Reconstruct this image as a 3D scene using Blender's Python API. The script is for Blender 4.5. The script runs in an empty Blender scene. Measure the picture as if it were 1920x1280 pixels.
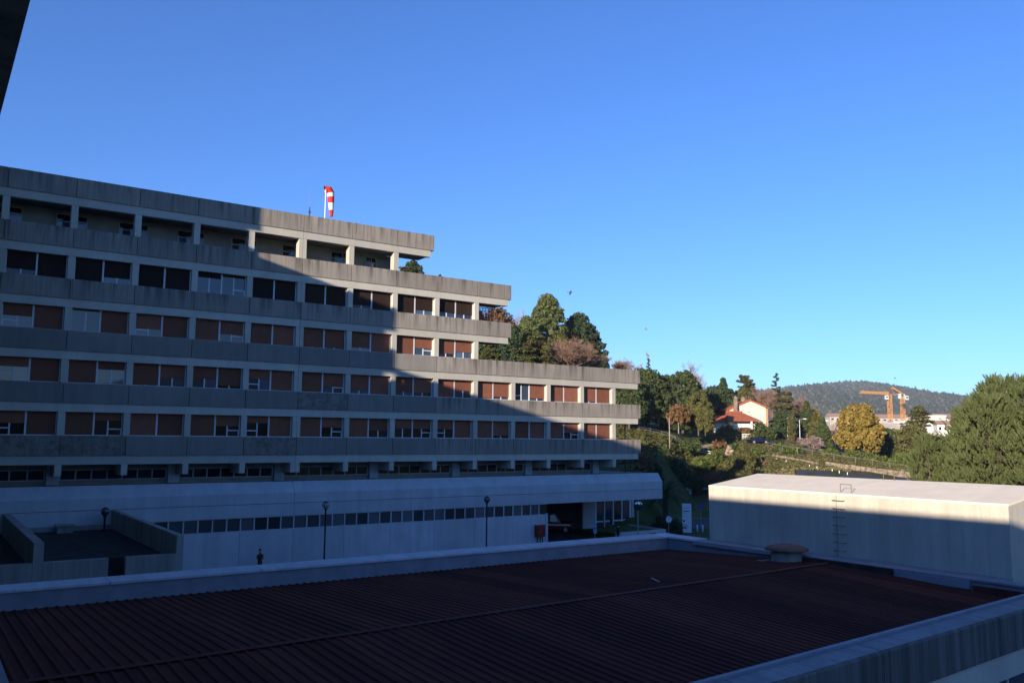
import bpy, math, random
import numpy as np
from mathutils import Vector, Matrix

# ------------------------------------------------------------------ camera, sky, sun, exposure
scn = bpy.context.scene
COL = scn.collection
YAW, PITCH, ROLL = math.radians(34.757), math.radians(6.532), math.radians(0.423)
FPX = 1597.2 / 1920.0
fwd = Vector((math.sin(YAW) * math.cos(PITCH), math.cos(YAW) * math.cos(PITCH), math.sin(PITCH)))
rgt0 = Vector((math.cos(YAW), -math.sin(YAW), 0))
up0 = rgt0.cross(fwd)
rgt = rgt0 * math.cos(ROLL) + up0 * math.sin(ROLL)
upv = -rgt0 * math.sin(ROLL) + up0 * math.cos(ROLL)
cd = bpy.data.cameras.new('camera')
cam = bpy.data.objects.new('camera', cd)
COL.objects.link(cam)
cd.sensor_width = 36.0
cd.lens = 36.0 * FPX
cd.clip_start = 0.05
cd.clip_end = 20000
cam.matrix_world = Matrix(((rgt.x, upv.x, -fwd.x, 0), (rgt.y, upv.y, -fwd.y, 0), (rgt.z, upv.z, -fwd.z, 0), (0, 0, 0, 1)))
scn.camera = cam

SUN_D = Vector((1.0, 0.45, -0.24)).normalized()          # the way the light travels
SUN_EL = math.asin(-SUN_D.z)
world = bpy.data.worlds.new('World')
scn.world = world
world.use_nodes = True
wn, wl = world.node_tree.nodes, world.node_tree.links
for n in list(wn):
    wn.remove(n)
sky = wn.new('ShaderNodeTexSky')
sky.sky_type = 'NISHITA'
sky.sun_disc = False
sky.sun_elevation = SUN_EL
sky.sun_rotation = math.atan2(-SUN_D.x, -SUN_D.y)
sky.altitude = 0
sky.air_density = 1.0
sky.dust_density = 0.0
sky.ozone_density = 2.0
bgn = wn.new('ShaderNodeBackground')
bgn.inputs['Strength'].default_value = 0.078
won = wn.new('ShaderNodeOutputWorld')
wb = wn.new('ShaderNodeMix')          # white balance of the picture: set for the warm sun, so the sky is bluer
wb.data_type = 'RGBA'
wb.blend_type = 'MULTIPLY'
wb.inputs[0].default_value = 1.0
wb.inputs[7].default_value = (0.48, 0.88, 1.66, 1)
wl.new(sky.outputs[0], wb.inputs[6])
wl.new(wb.outputs[2], bgn.inputs['Color'])
wl.new(bgn.outputs[0], won.inputs['Surface'])
sl = bpy.data.lights.new('sun', 'SUN')
sl.energy = 5.0
sl.angle = math.radians(0.53)
sl.color = (1.0, 0.86, 0.70)
sun = bpy.data.objects.new('sun', sl)
COL.objects.link(sun)
sun.rotation_euler = SUN_D.to_track_quat('-Z', 'Y').to_euler()
scn.view_settings.view_transform = 'Standard'
scn.view_settings.look = 'None'
scn.view_settings.exposure = 0.88
scn.view_settings.gamma = 1.0
scn.view_settings.use_curve_mapping = False
scn.render.engine = 'CYCLES'
scn.cycles.max_bounces = 6
scn.cycles.diffuse_bounces = 3
scn.cycles.glossy_bounces = 3
scn.cycles.transmission_bounces = 3
scn.cycles.transparent_max_bounces = 4
scn.cycles.use_denoising = True

# ------------------------------------------------------------------ numbers of the place (metres; eye at the origin)
D = 62.02          # plane of the long facade
G = -9.8           # forecourt level
BAY = 3.95
XR, YR = math.sin(YAW), math.cos(YAW)


def jx(i):
    return 3.677 + BAY * i + (0.11 if i > 5 else 0.0)


def interp(x, xs, ys):
    return float(np.interp(x, xs, ys))


PROF = {
    -3000: ([0, 70, 5000], [G, G, -12]),
    0: ([0, 95, 115, 150, 200, 400, 1200, 5000], [G, G, -3, 12, 20, 24, 12, -15]),
    800: ([0, 95, 115, 150, 185, 240, 400, 1200, 5000], [G, G, -3.2, 8, 15, 20, 20, 12, -15]),
    1000: ([0, 95, 110, 125, 150, 185, 240, 400, 1200, 5000], [G, G, -4.5, -2.2, 3, 9.5, 13, 12, 12, -15]),
    1200: ([0, 92, 105, 118, 140, 165, 185, 240, 400, 1200, 5000], [G, G, -4.6, -3.2, -1.2, 0.6, 3.6, 6, 6, 12, -15]),
    1245: ([0, 118, 132, 146, 165, 185, 240, 400, 1200, 5000], [G, G, -7.5, -4.6, -0.8, 2.6, 5.5, 6, 12, -15]),
    1300: ([0, 149, 158, 172, 185, 200, 260, 600, 1200, 5000], [G, G, -7.4, -2.7, 0.5, 2.5, 5, 5, 14, -15]),
    1400: ([0, 100, 135, 150, 165, 172, 178, 184, 190, 260, 600, 1200, 5000], [G, G, -8.3, -5.6, -3.0, -1.2, 0.0, 3.0, 3.2, 5, 5, 14, -15]),
    1500: ([0, 100, 125, 140, 150, 165, 185, 200, 260, 600, 1200, 5000], [G, G, -7, -5.5, -4.6, -2.6, -0.3, 0.8, 1.5, 5, 14, -15]),
    1600: ([0, 100, 130, 142, 155, 170, 200, 300, 450, 600, 900, 1500, 5000], [G, G, -7, -5.6, -4.2, -2.9, -2.2, -2, 3, 8, 12, 15, -15]),
    1700: ([0, 100, 135, 150, 165, 200, 300, 450, 600, 900, 1500, 5000], [G, G, -6.5, -5, -4.2, -3.5, -3, 3, 8, 14, 15, -15]),
    2300: ([0, 100, 140, 200, 300, 600, 900, 1500, 5000], [G, G, -8, -6, -5, 4, 10, 10, -15]),
    4500: ([0, 100, 5000], [G, G, -15]),
}
PK = sorted(PROF)


def terrain(x, y):
    d = x * XR + y * YR
    lat = x * YR - y * XR
    if d < 20:
        c = -3000 if lat < 0 else 4500
        if d < 1 or abs(lat) > 3 * abs(d):
            return G if math.hypot(x, y) < 300 else G - 0.001 * (math.hypot(x, y) - 300)
    c = 960 + 1597.2 * lat / max(d, 1.0)
    c = min(max(c, PK[0]), PK[-1])
    for a, b in zip(PK, PK[1:]):
        if c <= b:
            t = (c - a) / (b - a)
            t = t * t * (3 - 2 * t)
            za, zb = interp(d, *PROF[a]), interp(d, *PROF[b])
            return za * (1 - t) + zb * t
    return G


def at(col, d):
    """ground point that stands d metres ahead and, seen from the gallery, in direction col"""
    lat = (col - 960) / 1597.2 * d
    x, y = XR * d + YR * lat, YR * d - XR * lat
    return Vector((x, y, terrain(x, y)))


def hz(col, row, d):
    """height above eye level for a point d metres ahead at picture row"""
    return (823 + (col - 960) * 0.0074 - row) * d / 1597.2


# ------------------------------------------------------------------ materials
def newmat(name):
    m = bpy.data.materials.new(name)
    m.use_nodes = True
    nt = m.node_tree
    b = nt.nodes['Principled BSDF']
    return m, nt, b


def N(nt, t, **kw):
    n = nt.nodes.new(t)
    for k, v in kw.items():
        if k in n.inputs:
            n.inputs[k].default_value = v
        else:
            setattr(n, k, v)
    return n


def ramp(nt, fac, stops):
    r = nt.nodes.new('ShaderNodeValToRGB')
    el = r.color_ramp.elements
    while len(el) > 1:
        el.remove(el[-1])
    el[0].position, el[0].color = stops[0][0], (*stops[0][1], 1)
    for p, c in stops[1:]:
        e = el.new(p)
        e.color = (*c, 1)
    nt.links.new(fac, r.inputs[0])
    return r.outputs[0]


def mix(nt, fac, a, b, mode='MIX'):
    m = nt.nodes.new('ShaderNodeMix')
    m.data_type = 'RGBA'
    m.blend_type = mode
    for s, v in ((m.inputs[0], fac), (m.inputs[6], a), (m.inputs[7], b)):
        if isinstance(v, (int, float)):
            s.default_value = v
        elif isinstance(v, tuple):
            s.default_value = (*v, 1)
        else:
            nt.links.new(v, s)
    return m.outputs[2]


def obcoord(nt, scale=(1, 1, 1), world=False):
    mp = nt.nodes.new('ShaderNodeMapping')
    mp.inputs['Scale'].default_value = scale
    if world:
        g = nt.nodes.new('ShaderNodeNewGeometry')
        nt.links.new(g.outputs['Position'], mp.inputs[0])
    else:
        t = nt.nodes.new('ShaderNodeTexCoord')
        nt.links.new(t.outputs['Object'], mp.inputs[0])
    return mp.outputs[0]


def noise(nt, vec, scale, detail=4, rough=0.55):
    n = N(nt, 'ShaderNodeTexNoise', Scale=scale, Detail=detail, Roughness=rough)
    nt.links.new(vec, n.inputs['Vector'])
    return n.outputs['Fac']


def bump(nt, b, h, strength=0.3, dist=0.02):
    n = N(nt, 'ShaderNodeBump', Strength=strength, Distance=dist)
    nt.links.new(h, n.inputs['Height'])
    nt.links.new(n.outputs[0], b.inputs['Normal'])


def plain(name, col, rough=0.6, var=0.12, scale=3.0, metal=0.0, spec=0.3, world=True):
    m, nt, b = newmat(name)
    v = obcoord(nt, world=world)
    f = noise(nt, v, scale, 5)
    lo = tuple(c * (1 - var) for c in col)
    hi = tuple(min(1, c * (1 + var)) for c in col)
    nt.links.new(ramp(nt, f, [(0.3, lo), (0.7, hi)]), b.inputs['Base Color'])
    b.inputs['Roughness'].default_value = rough
    b.inputs['Metallic'].default_value = metal
    b.inputs['Specular IOR Level'].default_value = spec
    return m


def concrete(name, base, dirt, streak=0.6, sx=(1.6, 1.6, 0.09), lichen=0.0, top=0.0, edge=(0.40, 0.72)):
    """board concrete with rain streaks running down it, blotches and fine grain"""
    m, nt, b = newmat(name)
    v = obcoord(nt, sx, world=True)
    s1 = noise(nt, v, 1.3, 5, 0.65)
    v2 = obcoord(nt, (5.5, 5.5, 0.22), world=True)
    s2 = noise(nt, v2, 1.0, 4, 0.6)
    vw = obcoord(nt, world=True)
    bl = noise(nt, vw, 0.55, 5, 0.6)
    gr = noise(nt, vw, 9.0, 6, 0.7)
    st = ramp(nt, s1, [(edge[0], (0, 0, 0)), (edge[1], (1, 1, 1))])
    st2 = ramp(nt, s2, [(0.48, (0, 0, 0)), (0.75, (1, 1, 1))])
    inf = nt.nodes.new('ShaderNodeObjectInfo')
    t = tuple(c * 0.86 for c in base)
    c0 = mix(nt, inf.outputs['Random'], t, tuple(min(1, c * 1.08) for c in base))
    c1 = mix(nt, ramp(nt, bl, [(0.35, (0, 0, 0)), (0.75, (0.55, 0.55, 0.55))]), c0, tuple(x * 0.62 for x in base))
    mm = N(nt, 'ShaderNodeMath', operation='MULTIPLY')
    nt.links.new(st, mm.inputs[0])
    mm.inputs[1].default_value = streak
    if top:
        oc = nt.nodes.new('ShaderNodeTexCoord')
        sp = nt.nodes.new('ShaderNodeSeparateXYZ')
        nt.links.new(oc.outputs['Object'], sp.inputs[0])
        mr = N(nt, 'ShaderNodeMapRange')
        nt.links.new(sp.outputs['Z'], mr.inputs[0])
        mr.inputs[1].default_value, mr.inputs[2].default_value = -top, 0.0
        mr.inputs[3].default_value, mr.inputs[4].default_value = 0.25, 1.0
        m3 = N(nt, 'ShaderNodeMath', operation='MULTIPLY')
        nt.links.new(mm.outputs[0], m3.inputs[0])
        nt.links.new(mr.outputs[0], m3.inputs[1])
        mm = m3
    c2 = mix(nt, mm.outputs[0], c1, dirt)
    m2 = N(nt, 'ShaderNodeMath', operation='MULTIPLY')
    nt.links.new(st2, m2.inputs[0])
    m2.inputs[1].default_value = streak * 0.45
    c3 = mix(nt, m2.outputs[0], c2, dirt)
    if lichen:
        lf = noise(nt, vw, 3.2, 7, 0.75)
        c3 = mix(nt, ramp(nt, lf, [(0.50, (0, 0, 0)), (0.56, (lichen,) * 3)]), c3, (0.06, 0.06, 0.05))
    c4 = mix(nt, ramp(nt, gr, [(0.3, (0.25, 0.25, 0.25)), (0.7, (0, 0, 0))]), c3, tuple(x * 0.5 for x in base))
    nt.links.new(c4, b.inputs['Base Color'])
    b.inputs['Roughness'].default_value = 0.88
    b.inputs['Specular IOR Level'].default_value = 0.15
    bump(nt, b, gr, 0.25, 0.012)
    return m


def leafmat(name, stops, rough=0.7, trans=0.25, gain=1.42):
    m, nt, b = newmat(name)
    g = nt.nodes.new('ShaderNodeNewGeometry')
    f = noise(nt, obcoord(nt, world=True), 0.5, 3)
    a = N(nt, 'ShaderNodeMath', operation='MULTIPLY_ADD')
    nt.links.new(f, a.inputs[0])
    a.inputs[1].default_value = 0.5
    a2 = N(nt, 'ShaderNodeMath', operation='MULTIPLY_ADD')
    nt.links.new(g.outputs['Random Per Island'], a2.inputs[0])
    a2.inputs[1].default_value = 0.6
    a2.inputs[2].default_value = -0.05
    nt.links.new(a2.outputs[0], a.inputs[2])
    c = ramp(nt, a.outputs[0], [(p_, tuple(min(1.0, x * gain) for x in col_)) for p_, col_ in stops])
    nt.links.new(c, b.inputs['Base Color'])
    b.inputs['Roughness'].default_value = rough
    b.inputs['Specular IOR Level'].default_value = 0.2
    tr = nt.nodes.new('ShaderNodeBsdfTranslucent')
    nt.links.new(c, tr.inputs['Color'])
    mx = nt.nodes.new('ShaderNodeMixShader')
    mx.inputs[0].default_value = trans
    nt.links.new(b.outputs[0], mx.inputs[1])
    nt.links.new(tr.outputs[0], mx.inputs[2])
    nt.links.new(mx.outputs[0], nt.nodes['Material Output'].inputs['Surface'])
    return m


M = {}
M['panel'] = concrete('weathered_concrete_panel', (0.35, 0.315, 0.265), (0.085, 0.072, 0.06), 0.85, top=1.3, edge=(0.47, 0.62))
M['panel_lichen'] = concrete('lichened_concrete_panel', (0.31, 0.28, 0.235), (0.09, 0.08, 0.07), 0.5, lichen=0.5)
M['panel_clean'] = concrete('plain_concrete_panel', (0.30, 0.28, 0.245), (0.14, 0.13, 0.115), 0.4)
M['beam'] = concrete('painted_beam', (0.60, 0.57, 0.48), (0.40, 0.37, 0.31), 0.3)
M['podium'] = concrete('painted_podium', (0.58, 0.60, 0.62), (0.34, 0.36, 0.38), 0.5, sx=(1.1, 1.1, 0.10))
M['terrace'] = concrete('stained_terrace_concrete', (0.42, 0.41, 0.37), (0.14, 0.13, 0.10), 0.7)
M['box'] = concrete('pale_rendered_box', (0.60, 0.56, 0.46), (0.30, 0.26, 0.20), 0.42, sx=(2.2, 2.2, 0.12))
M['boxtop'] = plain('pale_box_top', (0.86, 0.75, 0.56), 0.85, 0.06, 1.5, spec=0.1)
M['coping'] = concrete('rain_streaked_coping', (0.33, 0.33, 0.34), (0.10, 0.10, 0.11), 0.55, sx=(3.5, 0.35, 3.5))
M['nearface'] = concrete('dark_streaked_parapet', (0.21, 0.20, 0.185), (0.035, 0.032, 0.03), 0.95, sx=(3.4, 3.4, 0.10))
M['parapet'] = plain('painted_parapet', (0.24, 0.25, 0.29), 0.8, 0.15, 2.0)
M['capstone'] = concrete('pale_coping_stone', (0.62, 0.63, 0.66), (0.30, 0.30, 0.33), 0.5, sx=(3.0, 0.6, 3.0))
M['wall_back'] = plain('grey_rendered_wall', (0.33, 0.31, 0.26), 0.9, 0.15, 1.0)
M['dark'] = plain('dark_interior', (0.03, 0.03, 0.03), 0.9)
M['deck'] = plain('roof_deck', (0.16, 0.16, 0.15), 0.9, 0.3, 1.0)
M['tar'] = plain('dark_mossy_roof', (0.035, 0.033, 0.028), 0.95, 0.5, 1.5)
M['white'] = plain('white_frame_paint', (0.62, 0.63, 0.64), 0.4, 0.05)
M['metal'] = plain('galvanised_metal', (0.35, 0.36, 0.37), 0.45, 0.1, metal=0.6)
M['darkmetal'] = plain('dark_painted_metal', (0.035, 0.038, 0.04), 0.5)
M['rust'] = plain('rusty_steel', (0.12, 0.055, 0.03), 0.8, 0.3, 6)
M['rung'] = plain('weathered_rung_steel', (0.20, 0.14, 0.11), 0.8, 0.2, 6)
M['red'] = plain('red_paint', (0.20, 0.018, 0.014), 0.4, 0.1)
M['redcloth'] = plain('red_cloth', (0.62, 0.035, 0.03), 0.8, 0.08)
M['whitecloth'] = plain('white_cloth', (0.78, 0.77, 0.72), 0.8, 0.05)
M['yellow'] = plain('yellow_crane_paint', (0.60, 0.27, 0.06), 0.5, 0.1)
M['whitewall'] = plain('white_house_wall', (0.76, 0.70, 0.62), 0.9, 0.06, 0.6)
M['pinkwall'] = plain('weathered_gable_wall', (0.66, 0.54, 0.43), 0.9, 0.14, 1.2)
M['orangewall'] = plain('orange_quoin', (0.55, 0.22, 0.10), 0.9, 0.1)
M['asphalt'] = plain('asphalt', (0.055, 0.055, 0.06), 0.9, 0.25, 1.2)
M['path'] = plain('worn_path', (0.26, 0.22, 0.18), 0.95, 0.2, 1.0)
M['stonewall'] = plain('pale_stone', (0.21, 0.165, 0.12), 0.95, 0.55, 1.6)
M['kerb'] = plain('kerb_stone', (0.30, 0.29, 0.27), 0.9, 0.15)
M['brick'] = plain('dull_brick', (0.24, 0.12, 0.07), 0.9, 0.2)
M['bark'] = plain('bark', (0.10, 0.075, 0.055), 0.95, 0.35, 3.0)
M['palebark'] = plain('pale_bark', (0.26, 0.22, 0.19), 0.95, 0.25, 3.0)
M['twig_red'] = plain('reddish_twigs', (0.20, 0.12, 0.085), 0.95, 0.3, 0.8)
M['twig_grey'] = plain('grey_twigs', (0.27, 0.20, 0.19), 0.95, 0.25, 0.8)
M['skin'] = plain('skin', (0.45, 0.28, 0.20), 0.6, 0.05)
M['cloth_dark'] = plain('dark_jacket', (0.018, 0.018, 0.02), 0.9)
M['cloth_brown'] = plain('brown_coat', (0.05, 0.035, 0.028), 0.9)
M['cloth_shirt'] = plain('pale_shirt', (0.32, 0.33, 0.36), 0.9)
M['jeans'] = plain('blue_jeans', (0.06, 0.11, 0.30), 0.9)
M['hair'] = plain('dark_hair', (0.02, 0.015, 0.012), 0.7)
M['bird'] = plain('gull_feathers', (0.20, 0.20, 0.21), 0.8, 0.1, 2)
M['birddark'] = plain('gull_wing_tips', (0.11, 0.11, 0.115), 0.8)
M['blue'] = plain('sign_blue', (0.03, 0.06, 0.40), 0.4, 0.05)
M['navy'] = plain('sign_navy', (0.01, 0.015, 0.08), 0.4, 0.05)
M['green'] = plain('sign_green', (0.03, 0.30, 0.08), 0.4, 0.05)
M['signwhite'] = plain('sign_white', (0.62, 0.68, 0.75), 0.4, 0.04)
M['signtext'] = plain('sign_grey_blue', (0.20, 0.27, 0.42), 0.5, 0.05)
M['carpaint'] = plain('red_vehicle_paint', (0.14, 0.007, 0.007), 0.25, 0.05, spec=0.5)
M['bluepaint'] = plain('dark_blue_car_paint', (0.006, 0.008, 0.035), 0.25, 0.05, spec=0.5)
M['chrome'] = plain('chrome', (0.75, 0.77, 0.8), 0.12, 0.02, metal=1.0)
M['rubber'] = plain('tyre_rubber', (0.02, 0.02, 0.02), 0.8)

# window glass: dark, mirror-like sheet in front of an unlit room
def glassmat(name, col, spec=0.8):
    m, nt, b = newmat(name)
    inf = nt.nodes.new('ShaderNodeObjectInfo')
    c = ramp(nt, inf.outputs['Random'], [(0.0, tuple(x * 0.4 for x in col)), (0.55, col), (1.0, tuple(x * 1.9 for x in col))])
    nt.links.new(c, b.inputs['Base Color'])
    b.inputs['Roughness'].default_value = 0.03
    b.inputs['Specular IOR Level'].default_value = spec
    f = noise(nt, obcoord(nt, world=True), 0.6, 2)
    bump(nt, b, f, 0.05, 0.02)
    return m


M['frost'] = glassmat('frosted_strip_glass', (0.075, 0.08, 0.085), 0.4)
M['glass'] = glassmat('window_glass', (0.04, 0.06, 0.09), 1.0)  # bluish base puts the mirrored sky into the glass colour
M['glassdark'] = glassmat('dark_window_glass', (0.010, 0.011, 0.014), 0.6)
M['globe'] = glassmat('lamp_globe_glass', (0.15, 0.15, 0.14), 0.8)
M['mirror'] = plain('convex_mirror', (0.35, 0.37, 0.4), 0.04, 0.01, metal=1.0)


def shuttermat(name, col):
    m, nt, b = newmat(name)
    v = obcoord(nt, world=True)
    sp = nt.nodes.new('ShaderNodeSeparateXYZ')
    nt.links.new(v, sp.inputs[0])
    w = N(nt, 'ShaderNodeMath', operation='MULTIPLY')
    nt.links.new(sp.outputs['Z'], w.inputs[0])
    w.inputs[1].default_value = 2 * math.pi / 0.055
    s = N(nt, 'ShaderNodeMath', operation='SINE')
    nt.links.new(w.outputs[0], s.inputs[0])
    inf = nt.nodes.new('ShaderNodeObjectInfo')
    nz = noise(nt, v, 2.0, 4)
    c0 = mix(nt, inf.outputs['Random'], tuple(x * 0.75 for x in col), tuple(x * 1.2 for x in col))
    c1 = mix(nt, ramp(nt, nz, [(0.35, (0, 0, 0)), (0.7, (0.4, 0.4, 0.4))]), c0, tuple(x * 0.6 for x in col))
    nt.links.new(c1, b.inputs['Base Color'])
    b.inputs['Roughness'].default_value = 0.75
    b.inputs['Specular IOR Level'].default_value = 0.15
    bump(nt, b, s.outputs[0], 0.5, 0.008)
    return m


M['shutter'] = shuttermat('brown_roller_shutter', (0.265, 0.105, 0.062))
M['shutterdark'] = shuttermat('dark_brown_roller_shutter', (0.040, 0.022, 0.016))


def roofsheet():
    m, nt, b = newmat('dark_red_roof_sheet')
    v = obcoord(nt, (1, 0.25, 1), world=True)
    f = noise(nt, v, 2.2, 6, 0.6)
    f2 = noise(nt, obcoord(nt, world=True), 14, 3)
    inf = nt.nodes.new('ShaderNodeObjectInfo')
    c0 = mix(nt, inf.outputs['Random'], (0.080, 0.024, 0.018), (0.155, 0.045, 0.031))
    c1 = mix(nt, ramp(nt, f, [(0.35, (0.5, 0.5, 0.5)), (0.65, (0, 0, 0))]), c0, (0.05, 0.025, 0.022))
    c2 = mix(nt, ramp(nt, f2, [(0.74, (0, 0, 0)), (0.78, (0.5, 0.5, 0.5))]), c1, (0.25, 0.2, 0.18))
    nt.links.new(c2, b.inputs['Base Color'])
    b.inputs['Roughness'].default_value = 0.85
    b.inputs['Specular IOR Level'].default_value = 0.06
    return m


M['sheet'] = roofsheet()
M['ridge'] = plain('rusty_ridge_cap', (0.10, 0.034, 0.026), 0.75, 0.25, 4, spec=0.1)


def tilemat(name, col):
    m, nt, b = newmat(name)
    v = obcoord(nt, world=False)
    f = noise(nt, v, 4.0, 5)
    wv = N(nt, 'ShaderNodeTexWave', Scale=3.0, Distortion=0.4)
    nt.links.new(v, wv.inputs['Vector'])
    c = ramp(nt, f, [(0.3, tuple(x * 0.7 for x in col)), (0.7, tuple(x * 1.15 for x in col))])
    nt.links.new(c, b.inputs['Base Color'])
    b.inputs['Roughness'].default_value = 0.9
    bump(nt, b, wv.outputs['Fac'], 0.6, 0.05)
    return m


M['tile'] = tilemat('clay_roof_tiles', (0.42, 0.115, 0.05))
M['tilepale'] = tilemat('faded_roof_tiles', (0.34, 0.20, 0.14))


def groundmat():
    m, nt, b = newmat('hillside_grass_and_soil')
    v = obcoord(nt, world=True)
    f = noise(nt, v, 0.06, 6, 0.6)
    g = noise(nt, v, 0.7, 6, 0.7)
    c0 = ramp(nt, f, [(0.30, (0.040, 0.058, 0.016)), (0.48, (0.065, 0.085, 0.022)), (0.60, (0.095, 0.090, 0.030)), (0.75, (0.135, 0.100, 0.055))])
    c1 = mix(nt, ramp(nt, g, [(0.35, (0.6, 0.6, 0.6)), (0.6, (0, 0, 0))]), c0, (0.030, 0.040, 0.012))
    nt.links.new(c1, b.inputs['Base Color'])
    b.inputs['Roughness'].default_value = 0.95
    b.inputs['Specular IOR Level'].default_value = 0.1
    bump(nt, b, g, 0.8, 0.5)
    return m


M['ground'] = groundmat()
M['lawn'] = plain('mown_lawn', (0.075, 0.10, 0.022), 0.95, 0.25, 0.8, spec=0.1)
M['drylawn'] = plain('dry_lawn', (0.17, 0.13, 0.06), 0.95, 0.2, 0.8, spec=0.1)
M['hill'] = plain('far_wooded_hill', (0.055, 0.060, 0.035), 0.95, 0.4, 0.01, spec=0.05)
GRN = lambda s=1.0, w=0.0: [(0.05, ((0.020 + w) * s, 0.030 * s, 0.012 * s)), (0.45, ((0.042 + w) * s, 0.060 * s, 0.020 * s)), (0.85, ((0.075 + w) * s, 0.092 * s, 0.030 * s))]
M['leaf_pine'] = leafmat('pine_needles', [(0.05, (0.050, 0.066, 0.022)), (0.45, (0.098, 0.120, 0.040)), (0.9, (0.150, 0.165, 0.062))], trans=0.4, gain=1.5)
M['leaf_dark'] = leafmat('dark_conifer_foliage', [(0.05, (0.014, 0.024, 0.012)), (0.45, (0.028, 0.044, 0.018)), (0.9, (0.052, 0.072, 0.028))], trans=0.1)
M['leaf_mid'] = leafmat('mid_green_foliage', GRN(1.05))
M['leaf_olive'] = leafmat('olive_foliage', [(0.05, (0.04, 0.040, 0.014)), (0.45, (0.080, 0.078, 0.024)), (0.9, (0.125, 0.112, 0.036))])
M['leaf_cedar'] = leafmat('cedar_foliage', [(0.05, (0.030, 0.034, 0.012)), (0.45, (0.070, 0.070, 0.022)), (0.9, (0.125, 0.110, 0.036))])
M['leaf_gold'] = leafmat('golden_foliage', [(0.05, (0.09, 0.075, 0.018)), (0.35, (0.18, 0.140, 0.030)), (0.7, (0.28, 0.190, 0.042)), (0.95, (0.33, 0.190, 0.05))], gain=1.25)
M['leaf_brown'] = leafmat('russet_foliage', [(0.05, (0.06, 0.035, 0.018)), (0.45, (0.125, 0.070, 0.032)), (0.9, (0.19, 0.105, 0.045))])
M['leaf_bright'] = leafmat('bright_shrub_foliage', [(0.05, (0.035, 0.050, 0.012)), (0.45, (0.075, 0.098, 0.022)), (0.9, (0.125, 0.140, 0.036))])
M['forest'] = leafmat('far_forest', [(0.05, (0.020, 0.026, 0.018)), (0.45, (0.036, 0.042, 0.030)), (0.9, (0.066, 0.060, 0.046))], trans=0.0)


# ------------------------------------------------------------------ mesh helpers
class MB:
    def __init__(s):
        s.v, s.f, s.m = [], [], []

    def add(s, vs, fs, mi=0):
        o = len(s.v)
        s.v += [tuple(p) for p in vs]
        s.f += [tuple(i + o for i in f) for f in fs]
        s.m += [mi] * len(fs)
        return s

    def box(s, x0, x1, y0, y1, z0, z1, mi=0):
        return s.add([(x0, y0, z0), (x1, y0, z0), (x1, y1, z0), (x0, y1, z0), (x0, y0, z1), (x1, y0, z1), (x1, y1, z1), (x0, y1, z1)],
                     [(0, 3, 2, 1), (4, 5, 6, 7), (0, 1, 5, 4), (1, 2, 6, 5), (2, 3, 7, 6), (3, 0, 4, 7)], mi)

    def prism(s, prof, x0, x1, axis='x', mi=0):
        """closed profile of (a, b) pairs swept along an axis"""
        n = len(prof)
        if axis == 'x':
            A = [(x0, a, b) for a, b in prof] + [(x1, a, b) for a, b in prof]
        elif axis == 'y':
            A = [(a, x0, b) for a, b in prof] + [(a, x1, b) for a, b in prof]
        else:
            A = [(a, b, x0) for a, b in prof] + [(a, b, x1) for a, b in prof]
        F = [tuple(range(n - 1, -1, -1)), tuple(range(n, 2 * n))] + [(i, (i + 1) % n, n + (i + 1) % n, n + i) for i in range(n)]
        return s.add(A, F, mi)

    def tube(s, p0, p1, r0, r1=None, n=6, mi=0, caps=True):
        r1 = r0 if r1 is None else r1
        p0, p1 = Vector(p0), Vector(p1)
        d = (p1 - p0)
        if d.length < 1e-6:
            return s
        d.normalize()
        a = d.orthogonal().normalized()
        b = d.cross(a)
        V = []
        for p, r in ((p0, r0), (p1, r1)):
            for k in range(n):
                t = 2 * math.pi * k / n
                V.append(p + a * (r * math.cos(t)) + b * (r * math.sin(t)))
        F = [(k, (k + 1) % n, n + (k + 1) % n, n + k) for k in range(n)]
        if caps:
            F += [tuple(range(n - 1, -1, -1)), tuple(range(n, 2 * n))]
        return s.add(V, F, mi)

    def lathe(s, prof, c=(0, 0, 0), n=16, mi=0):
        V, F = [], []
        for r, z in prof:
            for k in range(n):
                t = 2 * math.pi * k / n
                V.append((c[0] + r * math.cos(t), c[1] + r * math.sin(t), c[2] + z))
        for i in range(len(prof) - 1):
            for k in range(n):
                F.append((i * n + k, i * n + (k + 1) % n, (i + 1) * n + (k + 1) % n, (i + 1) * n + k))
        F.append(tuple(range(n - 1, -1, -1)))
        F.append(tuple((len(prof) - 1) * n + k for k in range(n)))
        return s.add(V, F, mi)

    def mesh(s, name, mats, smooth=False):
        me = bpy.data.meshes.new(name)
        me.from_pydata(s.v, [], s.f)
        for m in (mats if isinstance(mats, (list, tuple)) else [mats]):
            me.materials.append(m)
        me.polygons.foreach_set('material_index', s.m)
        if smooth:
            me.polygons.foreach_set('use_smooth', [True] * len(s.f))
        me.update()
        return me


def npmesh(name, verts, k, mat):
    """mesh of many separate k-gons from an (n*k, 3) array"""
    n = len(verts) // k
    me = bpy.data.meshes.new(name)
    me.vertices.add(n * k)
    me.vertices.foreach_set('co', np.ascontiguousarray(verts, dtype=np.float32).ravel())
    me.loops.add(n * k)
    me.loops.foreach_set('vertex_index', np.arange(n * k, dtype=np.int32))
    me.polygons.add(n)
    me.polygons.foreach_set('loop_start', np.arange(0, n * k, k, dtype=np.int32))
    me.materials.append(mat)
    me.update()
    me.validate()
    return me


def link(name, data, parent=None, loc=(0, 0, 0), rot=None):
    o = bpy.data.objects.new(name, data)
    COL.objects.link(o)
    o.location = loc
    if rot:
        o.rotation_euler = rot
    if parent is not None:
        o.parent = parent
    return o


def tag(o, label=None, cat=None, group=None, kind=None):
    for k, v in (('label', label), ('category', cat), ('group', group), ('kind', kind)):
        if v:
            o[k] = v
    return o


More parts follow.
